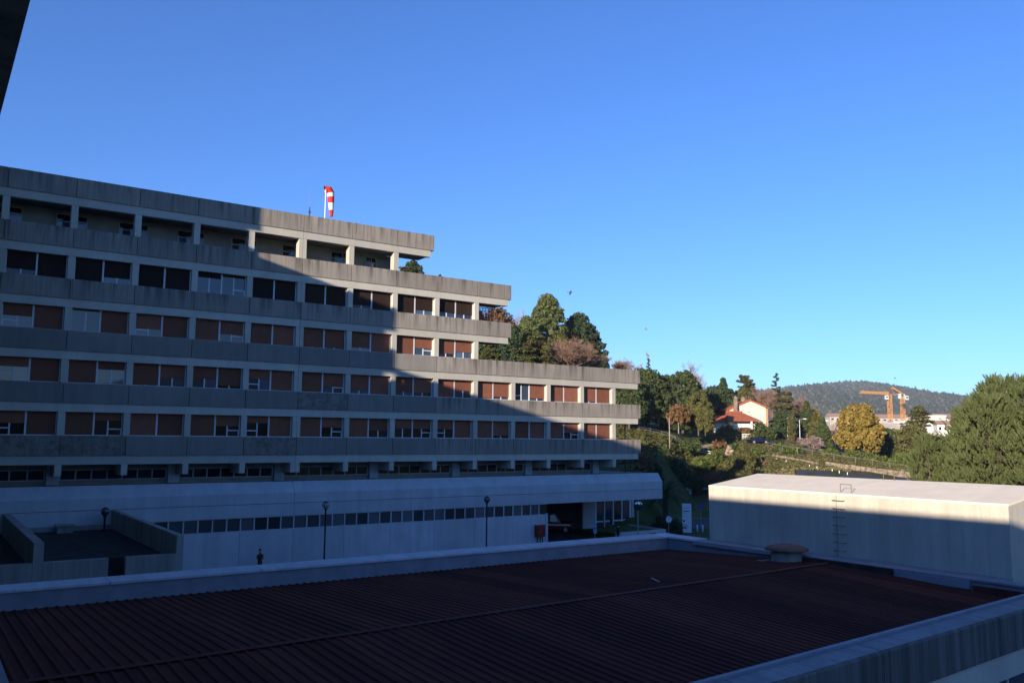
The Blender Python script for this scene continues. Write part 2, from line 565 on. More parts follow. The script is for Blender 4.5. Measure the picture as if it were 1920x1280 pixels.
def thing(name, label, cat, loc=(0, 0, 0), rz=0.0, group=None):
    o = link(name, None, None, loc, (0, 0, rz))
    o.empty_display_size = 0.5
    return tag(o, label, cat, group)


def copytree(o, parent=None):
    c = o.copy()
    COL.objects.link(c)
    if parent is not None:
        c.parent = parent
    for ch in o.children:
        copytree(ch, c)
    return c


# ================================================================== THE LARGE STRUCTURE
# ------------------------------------------------------------------ ground
def axis_pts():
    a = list(np.arange(-60, 300, 3.0)) + [330, 370, 420, 500, 600, 750, 950, 1300, 1800, 2600, 3500, 4350]
    return [-4350, -2500, -1200, -500, -200, -100] + a


xs = axis_pts()
ys = axis_pts()
rngT = np.random.default_rng(5)
V, F = [], []
for j, y in enumerate(ys):
    for i, x in enumerate(xs):
        z = terrain(x, y)
        d = x * XR + y * YR
        if z > G + 0.05 and d > 90:
            z += rngT.normal(0, 0.12)
        V.append((x, y, z))
nx = len(xs)
for j in range(len(ys) - 1):
    for i in range(nx - 1):
        F.append((j * nx + i, j * nx + i + 1, (j + 1) * nx + i + 1, (j + 1) * nx + i))
mb = MB()
mb.add(V, F)
o = link('ground', mb.mesh('ground', M['ground'], True))
tag(o, 'grassy hillside and level ground round the buildings', kind='structure')


def strip(name, near, far, mat, dz, steps=24, label=None):
    """sheet that lies on the ground between two polylines of (col, distance)"""
    m = MB()
    cn, dn = zip(*near)
    cf, df = zip(*far)
    rows = []
    for a in range(steps + 1):
        t = a / steps
        c0 = cn[0] + (cn[-1] - cn[0]) * t
        c1 = cf[0] + (cf[-1] - cf[0]) * t
        P0, P1 = at(c0, interp(c0, cn, dn)), at(c1, interp(c1, cf, df))
        row = []
        for b in range(7):
            q = P0.lerp(P1, b / 6)
            row.append((q.x, q.y, max(terrain(q.x, q.y), q.z if False else -99) + dz))
        rows.append(row)
    Vv = [p for r in rows for p in r]
    Ff = [(a * 7 + b, (a + 1) * 7 + b, (a + 1) * 7 + b + 1, a * 7 + b + 1) for a in range(steps) for b in range(6)]
    m.add(Vv, Ff)
    ob = link(name, m.mesh(name, mat, True))
    return tag(ob, label, kind='structure')


# forecourt of asphalt round the buildings (level ground)
m = MB()
fx = list(np.linspace(-20, 66, 30))
fy = list(np.linspace(-25, 80, 30))
m.add([(x, y, G + 0.006) for y in fy for x in fx], [(j * 30 + i, j * 30 + i + 1, (j + 1) * 30 + i + 1, (j + 1) * 30 + i) for j in range(29) for i in range(29)])
tag(link('forecourt', m.mesh('forecourt', M['asphalt'])), 'dark asphalt forecourt between the buildings', kind='structure')
strip('access_road', [(1235, 97), (2100, 97)], [(1235, 108), (2100, 108)], M['asphalt'], 0.012, label='asphalt access road passing the totem sign')
strip('kerb', [(1235, 108.1), (1420, 108.1)], [(1235, 108.5), (1420, 108.5)], M['kerb'], 0.12, label='pale kerb beyond the access road')
strip('lawn', [(1262, 108.6), (1420, 108.6)], [(1275, 136), (1420, 128)], M['lawn'], 0.03, label='shaded lawn between the two roads')
strip('road', [(1284, 138), (1400, 128)], [(1284, 147), (1400, 138)], M['asphalt'], 0.014, label='asphalt road at the foot of the bank')
strip('upper_road', [(1488, 139), (1720, 134)], [(1492, 147), (1715, 141)], M['asphalt'], 0.07, label='dark road running below the garden wall')
strip('hillside_path', [(1195, 176), (1350, 176)], [(1195, 178), (1350, 178.6)], M['path'], 0.10, label='worn path climbing across the hillside')
strip('driveway', [(1385, 173), (1455, 171)], [(1385, 179.5), (1450, 179)], M['asphalt'], 0.10, label='driveway below the house')
strip('garden_lawn', [(1463, 172), (1535, 165)], [(1475, 191), (1515, 186)], M['drylawn'], 0.09, label='dry tan lawn in the hillside garden')
strip('garden_path', [(1505, 188), (1535, 176)], [(1512, 190), (1545, 177)], M['path'], 0.12, label='pale garden path beside the dry lawn')
strip('garden_border', [(1540, 160), (1700, 149)], [(1540, 172), (1700, 165)], M['lawn'], 0.08, label='green lawn below the golden tree')

# ------------------------------------------------------------------ far hill and forest
rngH = np.random.default_rng(11)
RC = [-400, 700, 1000, 1250, 1380, 1440, 1480, 1520, 1545, 1570, 1600, 1630, 1655, 1680, 1700, 1740, 1790, 1850, 1950, 2200, 2800]
RY = [778, 753, 750, 752, 749, 742, 735, 730, 728, 726, 725, 725, 728, 734, 738, 743, 751, 760, 768, 778, 798]


def farpt(col, d, z):
    lat = (col - 960) / 1597.2 * d
    return (XR * d + YR * lat, YR * d - XR * lat, z)


def hillz(col, d):
    zr = hz(col, interp(col, RC, RY), 2600.0)
    t = (d - 1250) / 1350.0
    if t <= 1:
        t = max(t, 0)
        s = t ** 0.9
        wob = 10 * math.sin(col * 0.021 + d * 0.004) + 6 * math.sin(col * 0.05 - d * 0.006)
        return 13 * (1 - s) + zr * s + wob * math.sin(math.pi * min(t, 1))
    return zr - (d - 2600) * 0.12


m = MB()
cols = list(range(-400, 2801, 40))
ds = list(np.linspace(1250, 3000, 36))
m.add([farpt(c, d, hillz(c, d) - (3 if d < 1260 else 0)) for d in ds for c in cols],
      [(j * len(cols) + i, j * len(cols) + i + 1, (j + 1) * len(cols) + i + 1, (j + 1) * len(cols) + i) for j in range(len(ds) - 1) for i in range(len(cols) - 1)])
tag(link('hill', m.mesh('hill', M['hill'], True)), 'long wooded hill on the horizon', kind='structure')
m = MB()
m.add([farpt(c, 3700, -30) for c in range(1300, 2600, 50)] + [farpt(c, 3700, hz(c, 739 + abs(c - 1790) * 0.05 + 2 * math.sin(c * .05), 3700)) for c in range(1300, 2600, 50)] + [farpt(c, 4100, -30) for c in range(1300, 2600, 50)],
      [(i, i + 1, 26 + i + 1, 26 + i) for i in range(25)] + [(26 + i, 26 + i + 1, 52 + i + 1, 52 + i) for i in range(25)])
tag(link('far_ridge', m.mesh('far_ridge', M['hill'], True)), 'pale ridge beyond the wooded hill', kind='structure')

m = MB()  # ridge added out of view so the window panes mirror something dark
na = 64
Va = []
for k in range(na + 1):
    a = math.radians(75 + 245 * k / na)              # clockwise from +y, the part of the horizon outside the picture
    hh = 46 + 10 * math.sin(k * 0.9) + 7 * math.sin(k * 0.37 + 1)
    for rr_, zz in ((420, -12), (520, hh * 0.75), (620, hh), (900, hh * 0.8), (1300, -14)):
        Va.append((rr_ * math.sin(a), rr_ * math.cos(a), zz))
m.add(Va, [(k * 5 + j, k * 5 + j + 1, (k + 1) * 5 + j + 1, (k + 1) * 5 + j) for k in range(na) for j in range(4)])
tag(link('added_hills', m.mesh('added_hills', M['hill'], True)), 'unseen wooded ridge added to darken the window reflections', kind='structure')

# forest on the hill: rough little crowns in one mesh
ico = [(0, 0, -1), (0.72, -0.53, -0.45), (-0.28, -0.85, -0.45), (-0.89, 0, -0.45), (-0.28, 0.85, -0.45), (0.72, 0.53, -0.45), (0.28, -0.85, 0.45), (-0.72, -0.53, 0.45), (-0.72, 0.53, 0.45), (0.28, 0.85, 0.45), (0.89, 0, 0.45), (0, 0, 1)]
icf = [(0, 1, 2), (1, 0, 5), (0, 2, 3), (0, 3, 4), (0, 4, 5), (1, 5, 10), (2, 1, 6), (3, 2, 7), (4, 3, 8), (5, 4, 9), (1, 10, 6), (2, 6, 7), (3, 7, 8), (4, 8, 9), (5, 9, 10), (6, 10, 11), (7, 6, 11), (8, 7, 11), (9, 8, 11), (10, 9, 11)]
ico = np.array(ico)
nT = 26000
VV = np.zeros((nT * 12, 3), dtype=np.float32)
for i in range(nT):
    ridge = i < 900
    c = rngH.uniform(1380, 1960) if rngH.random() < 0.9 else rngH.uniform(900, 2500)
    d = rngH.uniform(2560, 2620) if ridge else 1260 + 1360 * rngH.random() ** 0.8
    if 1540 < c < 1625 and ridge and rngH.random() < 0.6:
        d = 2600
    r = rngH.uniform(2.6, 6.0)
    h = r * rngH.uniform(1.0, 2.3)
    x, y, z = farpt(c, d, hillz(c, d))
    VV[i * 12:i * 12 + 12] = ico * (1 + rngH.normal(0, 0.16, (12, 1))) * (r, r, h) + (x, y, z + h * 0.6)
me = bpy.data.meshes.new('forest')
fa = (np.array(icf, dtype=np.int32)[None] + 12 * np.arange(nT, dtype=np.int32)[:, None, None]).reshape(-1)
nf = nT * 20
me.vertices.add(nT * 12)
me.vertices.foreach_set('co', VV.ravel())
me.loops.add(nf * 3)
me.loops.foreach_set('vertex_index', fa)
me.polygons.add(nf)
me.polygons.foreach_set('loop_start', np.arange(0, nf * 3, 3, dtype=np.int32))
me.materials.append(M['forest'])
me.update()
me.validate()
tag(link('forest', me), 'dense woods covering the far hill', kind='stuff')

# ------------------------------------------------------------------ the long terraced hospital building
TOP = [17.10 - 3.415 * k for k in range(6)]
END = [34.96, 42.95, 42.95, 58.55, 58.55, 58.55]
LASTC = [7, 9, 9, 13, 13, 13]
PH, BH = 1.31, 1.88
J0 = -1
H = thing('hospital_building', 'long terraced hospital block with grey concrete bands and brown roller shutters', 'building', (jx(J0), D, G))
HB = Vector((jx(J0), D, G))


def hp(name, mbv, mat, smooth=False, parent=None):
    """unique part of the building, given in world metres"""
    p = H if parent is None else parent
    base = HB if parent is None else HB + p.location
    mbv.v = [(a - base.x, b - base.y, c - base.z) for a, b, c in mbv.v]
    return link(name, mbv.mesh(name, mat, smooth), p)


def hpart(name, me, x, y, z):
    return link(name, me, H, (x - HB.x, y - HB.y, z - HB.z))


def panel_mesh(w, mat, h=PH, t=0.12):
    q = MB()
    e = 0.02
    q.prism([(0, -h), (t, -h), (t, -0.0), (0.03, 0.0), (0, -0.03)], 0.022, w - 0.022)
    return q.mesh('parapet_panel', mat)


PM = {}


def get_panel(w, kind):
    k = (round(w, 3), kind)
    if k not in PM:
        PM[k] = panel_mesh(w, M[kind])
    return PM[k]


for k in range(6):
    T, E, L = TOP[k], END[k], LASTC[k]
    # concrete panels between joints, last one runs past the last column
    for i in range(J0, L + 1):
        x0 = jx(i)
        x1 = jx(i + 1) if i < L else E
        kind = 'panel' if k < 3 else 'panel'
        if k >= 3 and i < 8:
            kind = 'panel_clean'
        if (k, i) in ((4, 5), (5, 4), (5, 0), (5, 1)):
            kind = 'panel_lichen'
        p = hpart('parapet_panel', get_panel(x1 - x0, kind), x0, D, T)
        if kind == 'panel_lichen':
            p['label'] = 'panel blotched with dark lichen'
    # return of the parapet round the end, and inner backing wall
    q = MB()
    q.box(E - 0.12, E - 0.001, D + 0.125, D + 2.3, T - PH, T - 0.004)
    hp('end_parapet', q, M['panel'])
    q = MB()
    q.box(jx(J0), E - 0.13, D + 0.135, D + 0.24, T - PH + 0.01, T - 0.02)
    hp('parapet_backing', q, M['deck'])
    # painted edge beam under the panels
    q = MB()
    q.box(jx(J0), jx(5) - 0.012, D + 0.07, D + 0.5, T - BH, T - PH - 0.012)
    hp('edge_beam', q, M['beam'])
    q = MB()
    q.box(jx(5) + 0.012, E - 0.30, D + 0.07, D + 0.5, T - BH, T - PH - 0.012)
    hp('edge_beam', q, M['beam'])
    # floor slab behind the beam
    q = MB()
    q.box(jx(J0), E - 0.31, D + 0.505, D + 2.35, T - BH + 0.1, T - PH + 0.25)
    q.box(jx(J0), jx(L) + 0.2, D + 2.36, D + 15, T - BH + 0.1, T - PH + 0.25)
    hp('floor_slab', q, M['deck'])
    # columns
for k in range(5):
    T, L = TOP[k], LASTC[k]
    if k == 1:
        L = 9
    z0, z1 = TOP[k + 1] - 0.10, T - BH - 0.003
    dep = 0.62 if k == 0 else 0.46
    for i in range(J0, L + 1):
        q = MB()
        if i == 5:
            q.box(-0.30, -0.014, 0, dep, z0 - z1, 0)
            q.box(0.014, 0.30, 0, dep, z0 - z1, 0)
            q.box(-0.013, 0.013, 0.05, dep - 0.05, z0 - z1, -0.01)
        else:
            q.box(-0.21, 0.21, 0, dep, z0 - z1, 0)
        key = ('col', k == 0, i == 5, round(z1 - z0, 3))
        if key not in PM:
            PM[key] = q.mesh('column', M['beam'])
        hpart('column', PM[key], jx(i), D + 0.09, z1)
# stub piers hanging below the lowest beam
for i in range(J0, 14):
    key = ('pier', i == 5)
    if key not in PM:
        q = MB()
        if i == 5:
            q.box(-0.36, -0.014, 0, 2.2, -0.72, 0)
            q.box(0.014, 0.36, 0, 2.2, -0.72, 0)
        else:
            q.box(-0.2, 0.2, 0, 2.2, -0.72, 0)
        PM[key] = q.mesh('hanging_pier', M['beam'])
    hpart('hanging_pier', PM[key], jx(i), D + 0.075, TOP[5] - BH - 0.003)

# storey bodies behind the windows
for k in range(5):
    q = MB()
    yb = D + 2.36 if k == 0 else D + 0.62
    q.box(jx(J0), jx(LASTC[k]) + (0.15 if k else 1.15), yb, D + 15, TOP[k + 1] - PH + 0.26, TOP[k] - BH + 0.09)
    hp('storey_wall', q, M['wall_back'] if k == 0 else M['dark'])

# windows
WH = 3.415 - BH + 0.02
WIN = {}


def window_parts(w, g, hop, dark, inset=0.0):
    """returns (frame mesh, [pane meshes], shutter mesh) for one half bay"""
    key = (round(w, 2), g, hop, dark)
    if key in WIN:
        return WIN[key]
    h = WH
    zb = 0.0
    q = MB()
    fr = 0.055
    q.box(0, fr, 0, 0.09, 0, h)
    q.box(w - fr, w, 0, 0.09, 0, h)
    q.box(fr, w - fr, 0, 0.09, 0, 0.06)
    vis = g * h
    if g > 0.02:
        q.box(w / 2 - 0.045, w / 2 + 0.045, 0.03, 0.10, 0.06, min(h, vis + 0.06))
        if hop == 'L':
            q.box(fr, w / 2 - 0.045, 0.035, 0.095, 0.42, 0.50)
            q.box(fr, fr + 0.05, 0.03, 0.10, 0.06, 0.42)
        if hop == 'R':
            q.box(w / 2 + 0.045, w - fr, 0.035, 0.095, 0.42, 0.50)
            q.box(w - fr - 0.05, w - fr, 0.03, 0.10, 0.06, 0.42)
    fm = q.mesh('window', M['white'])
    panes = []
    if g > 0.02:
        for a, b in ((fr, w / 2 - 0.045), (w / 2 + 0.045, w - fr)):
            p = MB()
            p.box(a, b, 0.06, 0.075, 0.06, min(h - 0.02, vis + 0.08))
            panes.append(p.mesh('pane', M['glassdark' if dark else 'glass']))
    sh = None
    if g < 0.98:
        p = MB()
        p.box(fr + 0.005, w - fr - 0.005, 0.012, 0.045, max(0.065, vis), h - 0.005)
        p.box(fr + 0.005, w - fr - 0.005, 0.006, 0.05, max(0.062, vis) , max(0.065, vis) + 0.05)
        sh = p
    WIN[key] = (fm, panes, sh)
    return WIN[key]


SHM = {}
R2 = [(.25, '', 0, ''), (.03, '', .28, 'R'), (.04, '', 0, ''), (.75, '', .88, 'R'), (.03, '', 0, ''), (.04, '', 0, ''), (.2, 'L', 0, ''), (0, '', .27, ''), (.28, '', .26, '')]
R3 = [(.5, 'L', 0, ''), (.92, '', 0, ''), (.35, 'L', 0, ''), (0, '', .37, 'R'), (0, '', 0, ''), (.06, '', .09, ''), (.2, '', .03, ''), (.05, '', .4, 'R'), (.22, '', .36, '')]
R4 = [(.6, 'L', 0, ''), (0, '', .65, 'R'), (.06, '', .42, ''), (.45, '', .16, ''), (.56, 'L', 0, ''), (0, '', .34, 'R'), (.2, '', .04, ''), (.24, '', .22, ''), (0, '', .42, ''), (.06, '', .17, ''), (1.0, 'L', .17, ''), (0, '', 0, ''), (.1, '', 0, '')]
R5 = [(.5, 'L', .03, ''), (0, '', .65, 'R'), (.03, '', 0, ''), (0, '', .5, 'R'), (.66, 'L', 0, ''), (0, '', .5, 'R'), (0, '', .38, ''), (.5, '', .5, 'R'), (.5, 'L', 0, ''), (0, '', .17, ''), (.06, '', 0, ''), (.06, '', .4, 'R'), (.04, '', 0, '')]
DARKPANES = {(1, 0, 0), (1, 6, 0), (3, 3, 1), (2, 8, 0), (2, 5, 1)}
for k, row in ((1, R2), (2, R3), (3, R4), (4, R5)):
    zb = TOP[k + 1] - 0.01
    for i in range(J0, LASTC[k]):
        spec = row[i] if 0 <= i < len(row) else (0.04, '', 0.0, '')
        xa = jx(i) + (0.31 if i == 5 else 0.22)
        xb = jx(i + 1) - (0.31 if i + 1 == 5 else 0.22)
        w = (xb - xa) / 2
        for s in (0, 1):
            g, hop = spec[2 * s], spec[2 * s + 1]
            dark = (k == 4) or ((k, i, s) in DARKPANES)  # lowest row: dark reflections are put into the glass colour
            fm, panes, sh = window_parts(w, g, hop, dark)
            wo = hpart('window', fm, xa + s * w, D + 0.40, zb)
            for pm in panes:
                link('pane', pm, wo)
            if sh is not None:
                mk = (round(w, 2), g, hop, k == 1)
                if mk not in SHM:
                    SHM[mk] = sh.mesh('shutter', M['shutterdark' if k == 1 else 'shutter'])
                link('shutter', SHM[mk], wo)
# sill capping behind the lower panels
for k in range(1, 5):
    q = MB()
    q.box(jx(J0), jx(LASTC[k]) + 0.2, D + 0.25, D + 0.60, TOP[k + 1] - 0.16, TOP[k + 1] - 0.03)
    hp('window_sill', q, M['beam'])

# top storey: recessed wall with a wide window behind each column
for i in range(J0, 8):
    xc = jx(i) - 0.15 + 3.3 * 0
    q = MB()
    w, h = (1.95, 1.55) if i < 7 else (1.0, 1.5)
    for a, b, c, d2 in ((0, w, 0, 0.07), (0, w, h - 0.07, h), (0, 0.06, 0.07, h - 0.07), (w - 0.06, w, 0.07, h - 0.07), (w * .52, w * .52 + 0.06, 0.07, h - 0.07), (0.06, w * .52, 0.98, 1.05), (w * .52 + .06, w - .06, 0.98, 1.05)):
        q.box(a, b, 0, 0.08, c, d2)
    X = jx(i) - 0.85 if i < 7 else jx(i) - 1.75
    wo = hpart('window', q.mesh('window', M['beam']), X + 0.0, D + 2.29, TOP[1] - 0.15)
    for a, b in ((0.06, w * .52), (w * .52 + 0.06, w - 0.06)):
        p = MB()
        p.box(a, b, 0.035, 0.05, 0.07, 0.98)
        link('pane', p.mesh('pane', M['glass']), wo)
        p = MB()
        p.box(a, b, 0.035, 0.05, 1.05, h - 0.07)
        link('pane', p.mesh('pane', M['glassdark']), wo)

# slatted red screen on the open bay of the second storey
q = MB()
q.box(39.9, 42.5, D + 2.30, D + 2.34, TOP[2] + 0.02, TOP[2] + 0.08)
q.box(39.9, 42.5, D + 2.30, D + 2.34, TOP[1] - BH + 0.0, TOP[1] - BH + 0.06)
scr = hp('screen', q, M['rust'])
sm = MB()
sm.box(-0.03, 0.03, -0.02, 0.04, 0, WH - 0.1)
sm = sm.mesh('slat', plain('red_slat_paint', (0.30, 0.08, 0.055), 0.6))
for j in range(16):
    link('slat', sm, scr, (40.0 + j * 0.165 - HB.x, D + 2.26 - HB.y, TOP[2] + 0.06 - HB.z))
# thin downpipes at the end of the block
for z0, z1 in ((-3.2, TOP[5] - BH), (TOP[5] - 0.3, TOP[4] - BH)):
    q = MB()
    q.tube((57.5, D + 1.1, z0), (57.5, D + 1.1, z1), 0.07, n=8)
    hp('downpipe', q, M['darkmetal'])

# recessed ground storey: wall, wide columns, ribbon windows
q = MB()
q.box(jx(J0), 54.9, D + 2.45, D + 15, -3.4, -1.75)
hp('storey_wall', q, M['wall_back'])
XW = [-0.4, 7.59, 15.24, 22.95, 30.85, 38.65, 46.45, 54.5]
q = MB()
q.box(-0.38, 0.38, 0, 0.5, -3.25, -1.86)
cm = q.mesh('wide_column', M['podium'])
for x in XW:
    hpart('wide_column', cm, x, D + 2.05, 0)
for a, b in zip(XW, XW[1:]):
    x0, x1 = a + 0.42, b - 0.42
    n = 7
    q = MB()
    q.box(x0, x1, D + 2.30, D + 2.44, -2.98, -2.90)
    q.box(x0, x1, D + 2.30, D + 2.44, -2.30, -2.24)
    st = (x1 - x0) / n
    for t in range(n + 1):
        xx = min(max(x0 + t * st, x0 + 0.04), x1 - 0.04)
        q.box(xx - 0.04, xx + 0.04, D + 2.31, D + 2.43, -2.899, -2.301)
    rw = hp('ribbon_window', q, M['podium'])
    for t in range(n):
        p = MB()
        p.box(x0 + t * st + 0.045, x0 + (t + 1) * st - 0.045, D + 2.36, D + 2.38, -2.9, -2.3)
        p.v = [(u - HB.x, v - HB.y, c - HB.z) for u, v, c in p.v]
        link('pane', p.mesh('pane', M['glassdark']), rw)

# podium: chamfered fascia, window strip, wall panels
FX0, FX1 = jx(J0), 61.4
prof = [(D + 0.0, -5.75), (D + 0.5, -5.75), (D + 0.5, -3.6), (D + 0.66, -3.27), (D + 0.6, -3.25), (D, -4.06)]
prof = [(D, -5.75), (D + 0.35, -5.75), (D + 0.9, -5.2), (D + 0.9, -3.26), (D + 0.6, -3.25), (D, -4.06)]
for a, b in ((FX0, jx(5) - 0.015), (jx(5) + 0.015, FX1)):
    up = [(D, -4.80), (D + 0.88, -4.80), (D + 0.88, -3.26), (D + 0.6, -3.25), (D, -4.06)]
    lo = [(D, -5.75), (D + 0.88, -5.75), (D + 0.88, -4.835), (D, -4.835)]
    q = MB()
    q.prism(up, a, b)
    hp('fascia', q, M['podium'])
    q = MB()
    q.prism(lo, a, b)
    hp('fascia', q, M['podium'])
q = MB()
q.box(FX0, FX1 - 0.3, D + 0.89, D + 18, -5.74, -3.30)
q.box(FX0, FX1 - 0.05, D + 0.06, D + 0.87, -4.84, -4.79)
hp('podium_slab', q, M['deck'])
q = MB()
q.box(FX0, 47.06, D + 0.28, D + 18, G, -5.76)
hp('ground_wall', q, M['dark'])
for i in range(J0, 11):
    x0, x1 = jx(i) + 0.012, jx(i + 1) - 0.012
    if i == 10:
        x1 = 46.82
    q = MB()
    q.box(0, x1 - x0, 0, 0.22, G, -6.74)
    hpart('wall_panel', q.mesh('wall_panel', M['podium']), x0, D + 0.02, 0)
q = MB()
q.box(46.84, 47.10, D - 0.02, D + 0.25, G, -6.60)
hp('wall_end_post', q, M['podium'])
for i in range(J0, 11):
    x0, x1 = jx(i), min(jx(i + 1), 47.06)
    n = 4
    st = (x1 - x0) / n
    q = MB()
    q.box(x0, x1, D + 0.03, D + 0.20, -6.735, -6.66)
    q.box(x0, x1, D + 0.08, D + 0.20, -5.80, -5.755)
    for t in range(n):
        q.box(x0 + t * st - 0.045 + 0.05, x0 + t * st + 0.095, D + 0.06, D + 0.18, -6.659, -5.801)
    sw = hp('strip_window', q, M['podium'])
    for t in range(n):
        p = MB()
        p.box(x0 + t * st + 0.098, x0 + (t + 1) * st + 0.003, D + 0.13, D + 0.15, -6.659, -5.801)
        p.v = [(u - HB.x, v - HB.y, c - HB.z) for u, v, c in p.v]
        link('pane', p.mesh('pane', M['frost']), sw)
# garage recess and the glazed entrance lobby
q = MB()
q.box(47.10, 59.2, D + 15.5, D + 15.7, G, -5.76)
q.box(59.0, 59.6, D + 9.2, D + 15.5, G, -5.76)
hp('garage_wall', q, M['wall_back'])
q = MB()
VY = D + 8.75
vx = [60.1, 61.35, 62.6, 63.85, 65.1]
for x in vx:
    wd = 0.07 if x not in (60.1, 65.1) else 0.13
    q.box(x - wd, x + wd, VY - 0.06, VY + 0.06, G + 0.02, -5.77)
for a, b in zip(vx, vx[1:]):
    q.box(a + 0.14 if a == 60.1 else a + 0.072, b - (0.14 if b == 65.1 else 0.072), VY - 0.05, VY + 0.05, G + 1.05, G + 1.20)
    q.box(a + 0.14 if a == 60.1 else a + 0.072, b - (0.14 if b == 65.1 else 0.072), VY - 0.05, VY + 0.05, G + 0.02, G + 0.22)
lobby = hp('entrance_glazing', q, M['white'])
for a, b in zip(vx, vx[1:]):
    for z0, z1 in ((G + 0.221, G + 1.049), (G + 1.201, -5.78)):
        p = MB()
        p.box(a + 0.13, b - 0.13, VY - 0.01, VY + 0.01, z0, z1)
        p.v = [(u - HB.x, v - HB.y, c - HB.z) for u, v, c in p.v]
        link('pane', p.mesh('pane', M['glass']), lobby)
q = MB()
q.box(58.3, 59.9, VY - 0.1, VY + 0.2, G, -5.77)
q.box(65.3, 65.6, VY - 0.1, VY + 8, G, -5.77)
q.box(59.9, 65.3, VY + 7, VY + 7.2, G, -5.77)
q.box(61.2, 65.6, VY - 0.1, VY + 7.2, -5.765, -5.5)
hp('lobby_wall', q, M['podium'])

# ------------------------------------------------------------------ the wing this view is taken from (stepped, casts the evening-low shadow)
W = thing('hospital_wing', 'dark concrete overhang of the near wing at the upper left corner', 'building', (0.275, 0, G))
WB = Vector((0.275, 0, G))


def wp(name, q, mat):
    q.v = [(a - WB.x, b - WB.y, c - WB.z) for a, b, c in q.v]
    return link(name, q.mesh(name, mat), W)


STEP = [(3.82, -18, 12.0), (6.9, 12.0, 23.0), (10.1, 23.0, 33.0), (13.16, 33.0, 47.95), (18.07, 47.95, 53.1), (22.0, 53.1, 61.6)]
for s, (zt, y0, y1) in enumerate(STEP):
    # main body, set back, and edge bands at every storey
    q = MB()
    q.box(-15, -1.3 if s == 0 else -0.7, y0 + (0.02 if s else 0), y1, G if s else G, zt - 1.0)
    wp('wing_wall', q, M['wall_back'])
    z = zt
    n = 0
    while z > G + 2:
        if s == 0 and n == 1:
            z = -1.45
        q = MB()
        q.box(0.155, 0.275, y0, y1, z - PH, z)
        q.box(-0.8, 0.15, y0 + 0.02, y1 - 0.02, z - PH + 0.2, z - PH + 0.42)
        wp('parapet_band', q, M['panel'])
        q = MB()
        q.box(-0.12, 0.277 if s == 0 and n == 0 else 0.245, y0 + 0.01, y1 - 0.01, z - 1.915, z - PH - 0.012)
        if s == 0 and n == 0:
            q.box(-1.28, -0.15, y0 + 0.01, y1 - 0.01, z - 1.90, z - 1.4)
        else:
            q.box(-0.69, -0.15, y0 + 0.01, y1 - 0.01, z - 1.90, z - 1.4)
        wp('edge_beam', q, M['beam'] if n else M['panel'])
        z -= 3.415
        n += 1

# ------------------------------------------------------------------ low building with the ribbed red roof in front
L = thing('low_building', 'low flat building with dark red ribbed roof and stained parapets', 'building', (12, 17, G))
LB = Vector((12, 17, G))


def lp(name, q, mat, parent=None, smooth=False):
    q.v = [(a - LB.x, b - LB.y, c - LB.z) for a, b, c in q.v]
    return link(name, q.mesh(name, mat, smooth), L if parent is None else parent)


RIDGE_Y, RIDGE_Z, FAR_Y, FAR_Z, NEAR_Y, NEAR_Z = 16.3, -3.88, 24.24, -4.2, 9.98, -4.16
SX0, SX1 = 1.42, 24.22


def ridge_y(x):
    return 15.85 + 0.055 * (x - 2.0)


def near_y(x):
    return 9.93 + 0.072 * (x - 15.0)


def sheet_mesh(x0, w, far):
    """trapezoidal sheet, ribs run along y, four ribs a sheet; local origin at (x0, 0, ridge height)"""
    q = MB()
    prof = []
    for r in range(4):
        b = r * w / 4
        prof += [(b, 0), (b + 0.095, 0), (b + 0.120, 0.026), (b + 0.165, 0.026), (b + 0.190, 0)]
    prof.append((w + 0.012, 0.003))
    n = len(prof)
    R_ = [ridge_y(x0 + x) for x, z in prof]
    E_ = [FAR_Y if far else near_y(x0 + x) - 0.02 for x, z in prof]
    dz = (FAR_Z if far else NEAR_Z) - RIDGE_Z
    Vs = [(x, a, z) for (x, z), a in zip(prof, R_)] + [(x, a, z + dz) for (x, z), a in zip(prof, E_)]
    q.add(Vs, [(i, i + 1, n + i + 1, n + i) for i in range(n - 1)])
    return q.mesh('roof_sheet', M['sheet'])


nS = 25
wS = (SX1 - SX0) / nS
rs = random.Random(4)
for i in range(nS):
    for far in (True, False):
        xx = SX0 + i * wS
        link('roof_sheet', sheet_mesh(xx, wS, far), L, (xx - LB.x, -LB.y, RIDGE_Z + (0 if far else 0.004) + rs.uniform(-0.003, 0.003) - LB.z))
q = MB()
for i in range(8):
    a, b = SX0 + i * (SX1 - SX0) / 8, SX0 + (i + 1) * (SX1 - SX0) / 8 + 0.06
    zz = RIDGE_Z + 0.040 + 0.004 * (i % 2)
    ya, yb = ridge_y(a), ridge_y(b)
    q.add([(a, ya - 0.10, zz - 0.006), (b, yb - 0.10, zz - 0.006), (b, yb, zz + 0.014), (a, ya, zz + 0.014), (b, yb + 0.10, zz - 0.006), (a, ya + 0.10, zz - 0.006)], [(0, 1, 2, 3), (3, 2, 4, 5)])
lp('ridge_cap', q, M['ridge'])
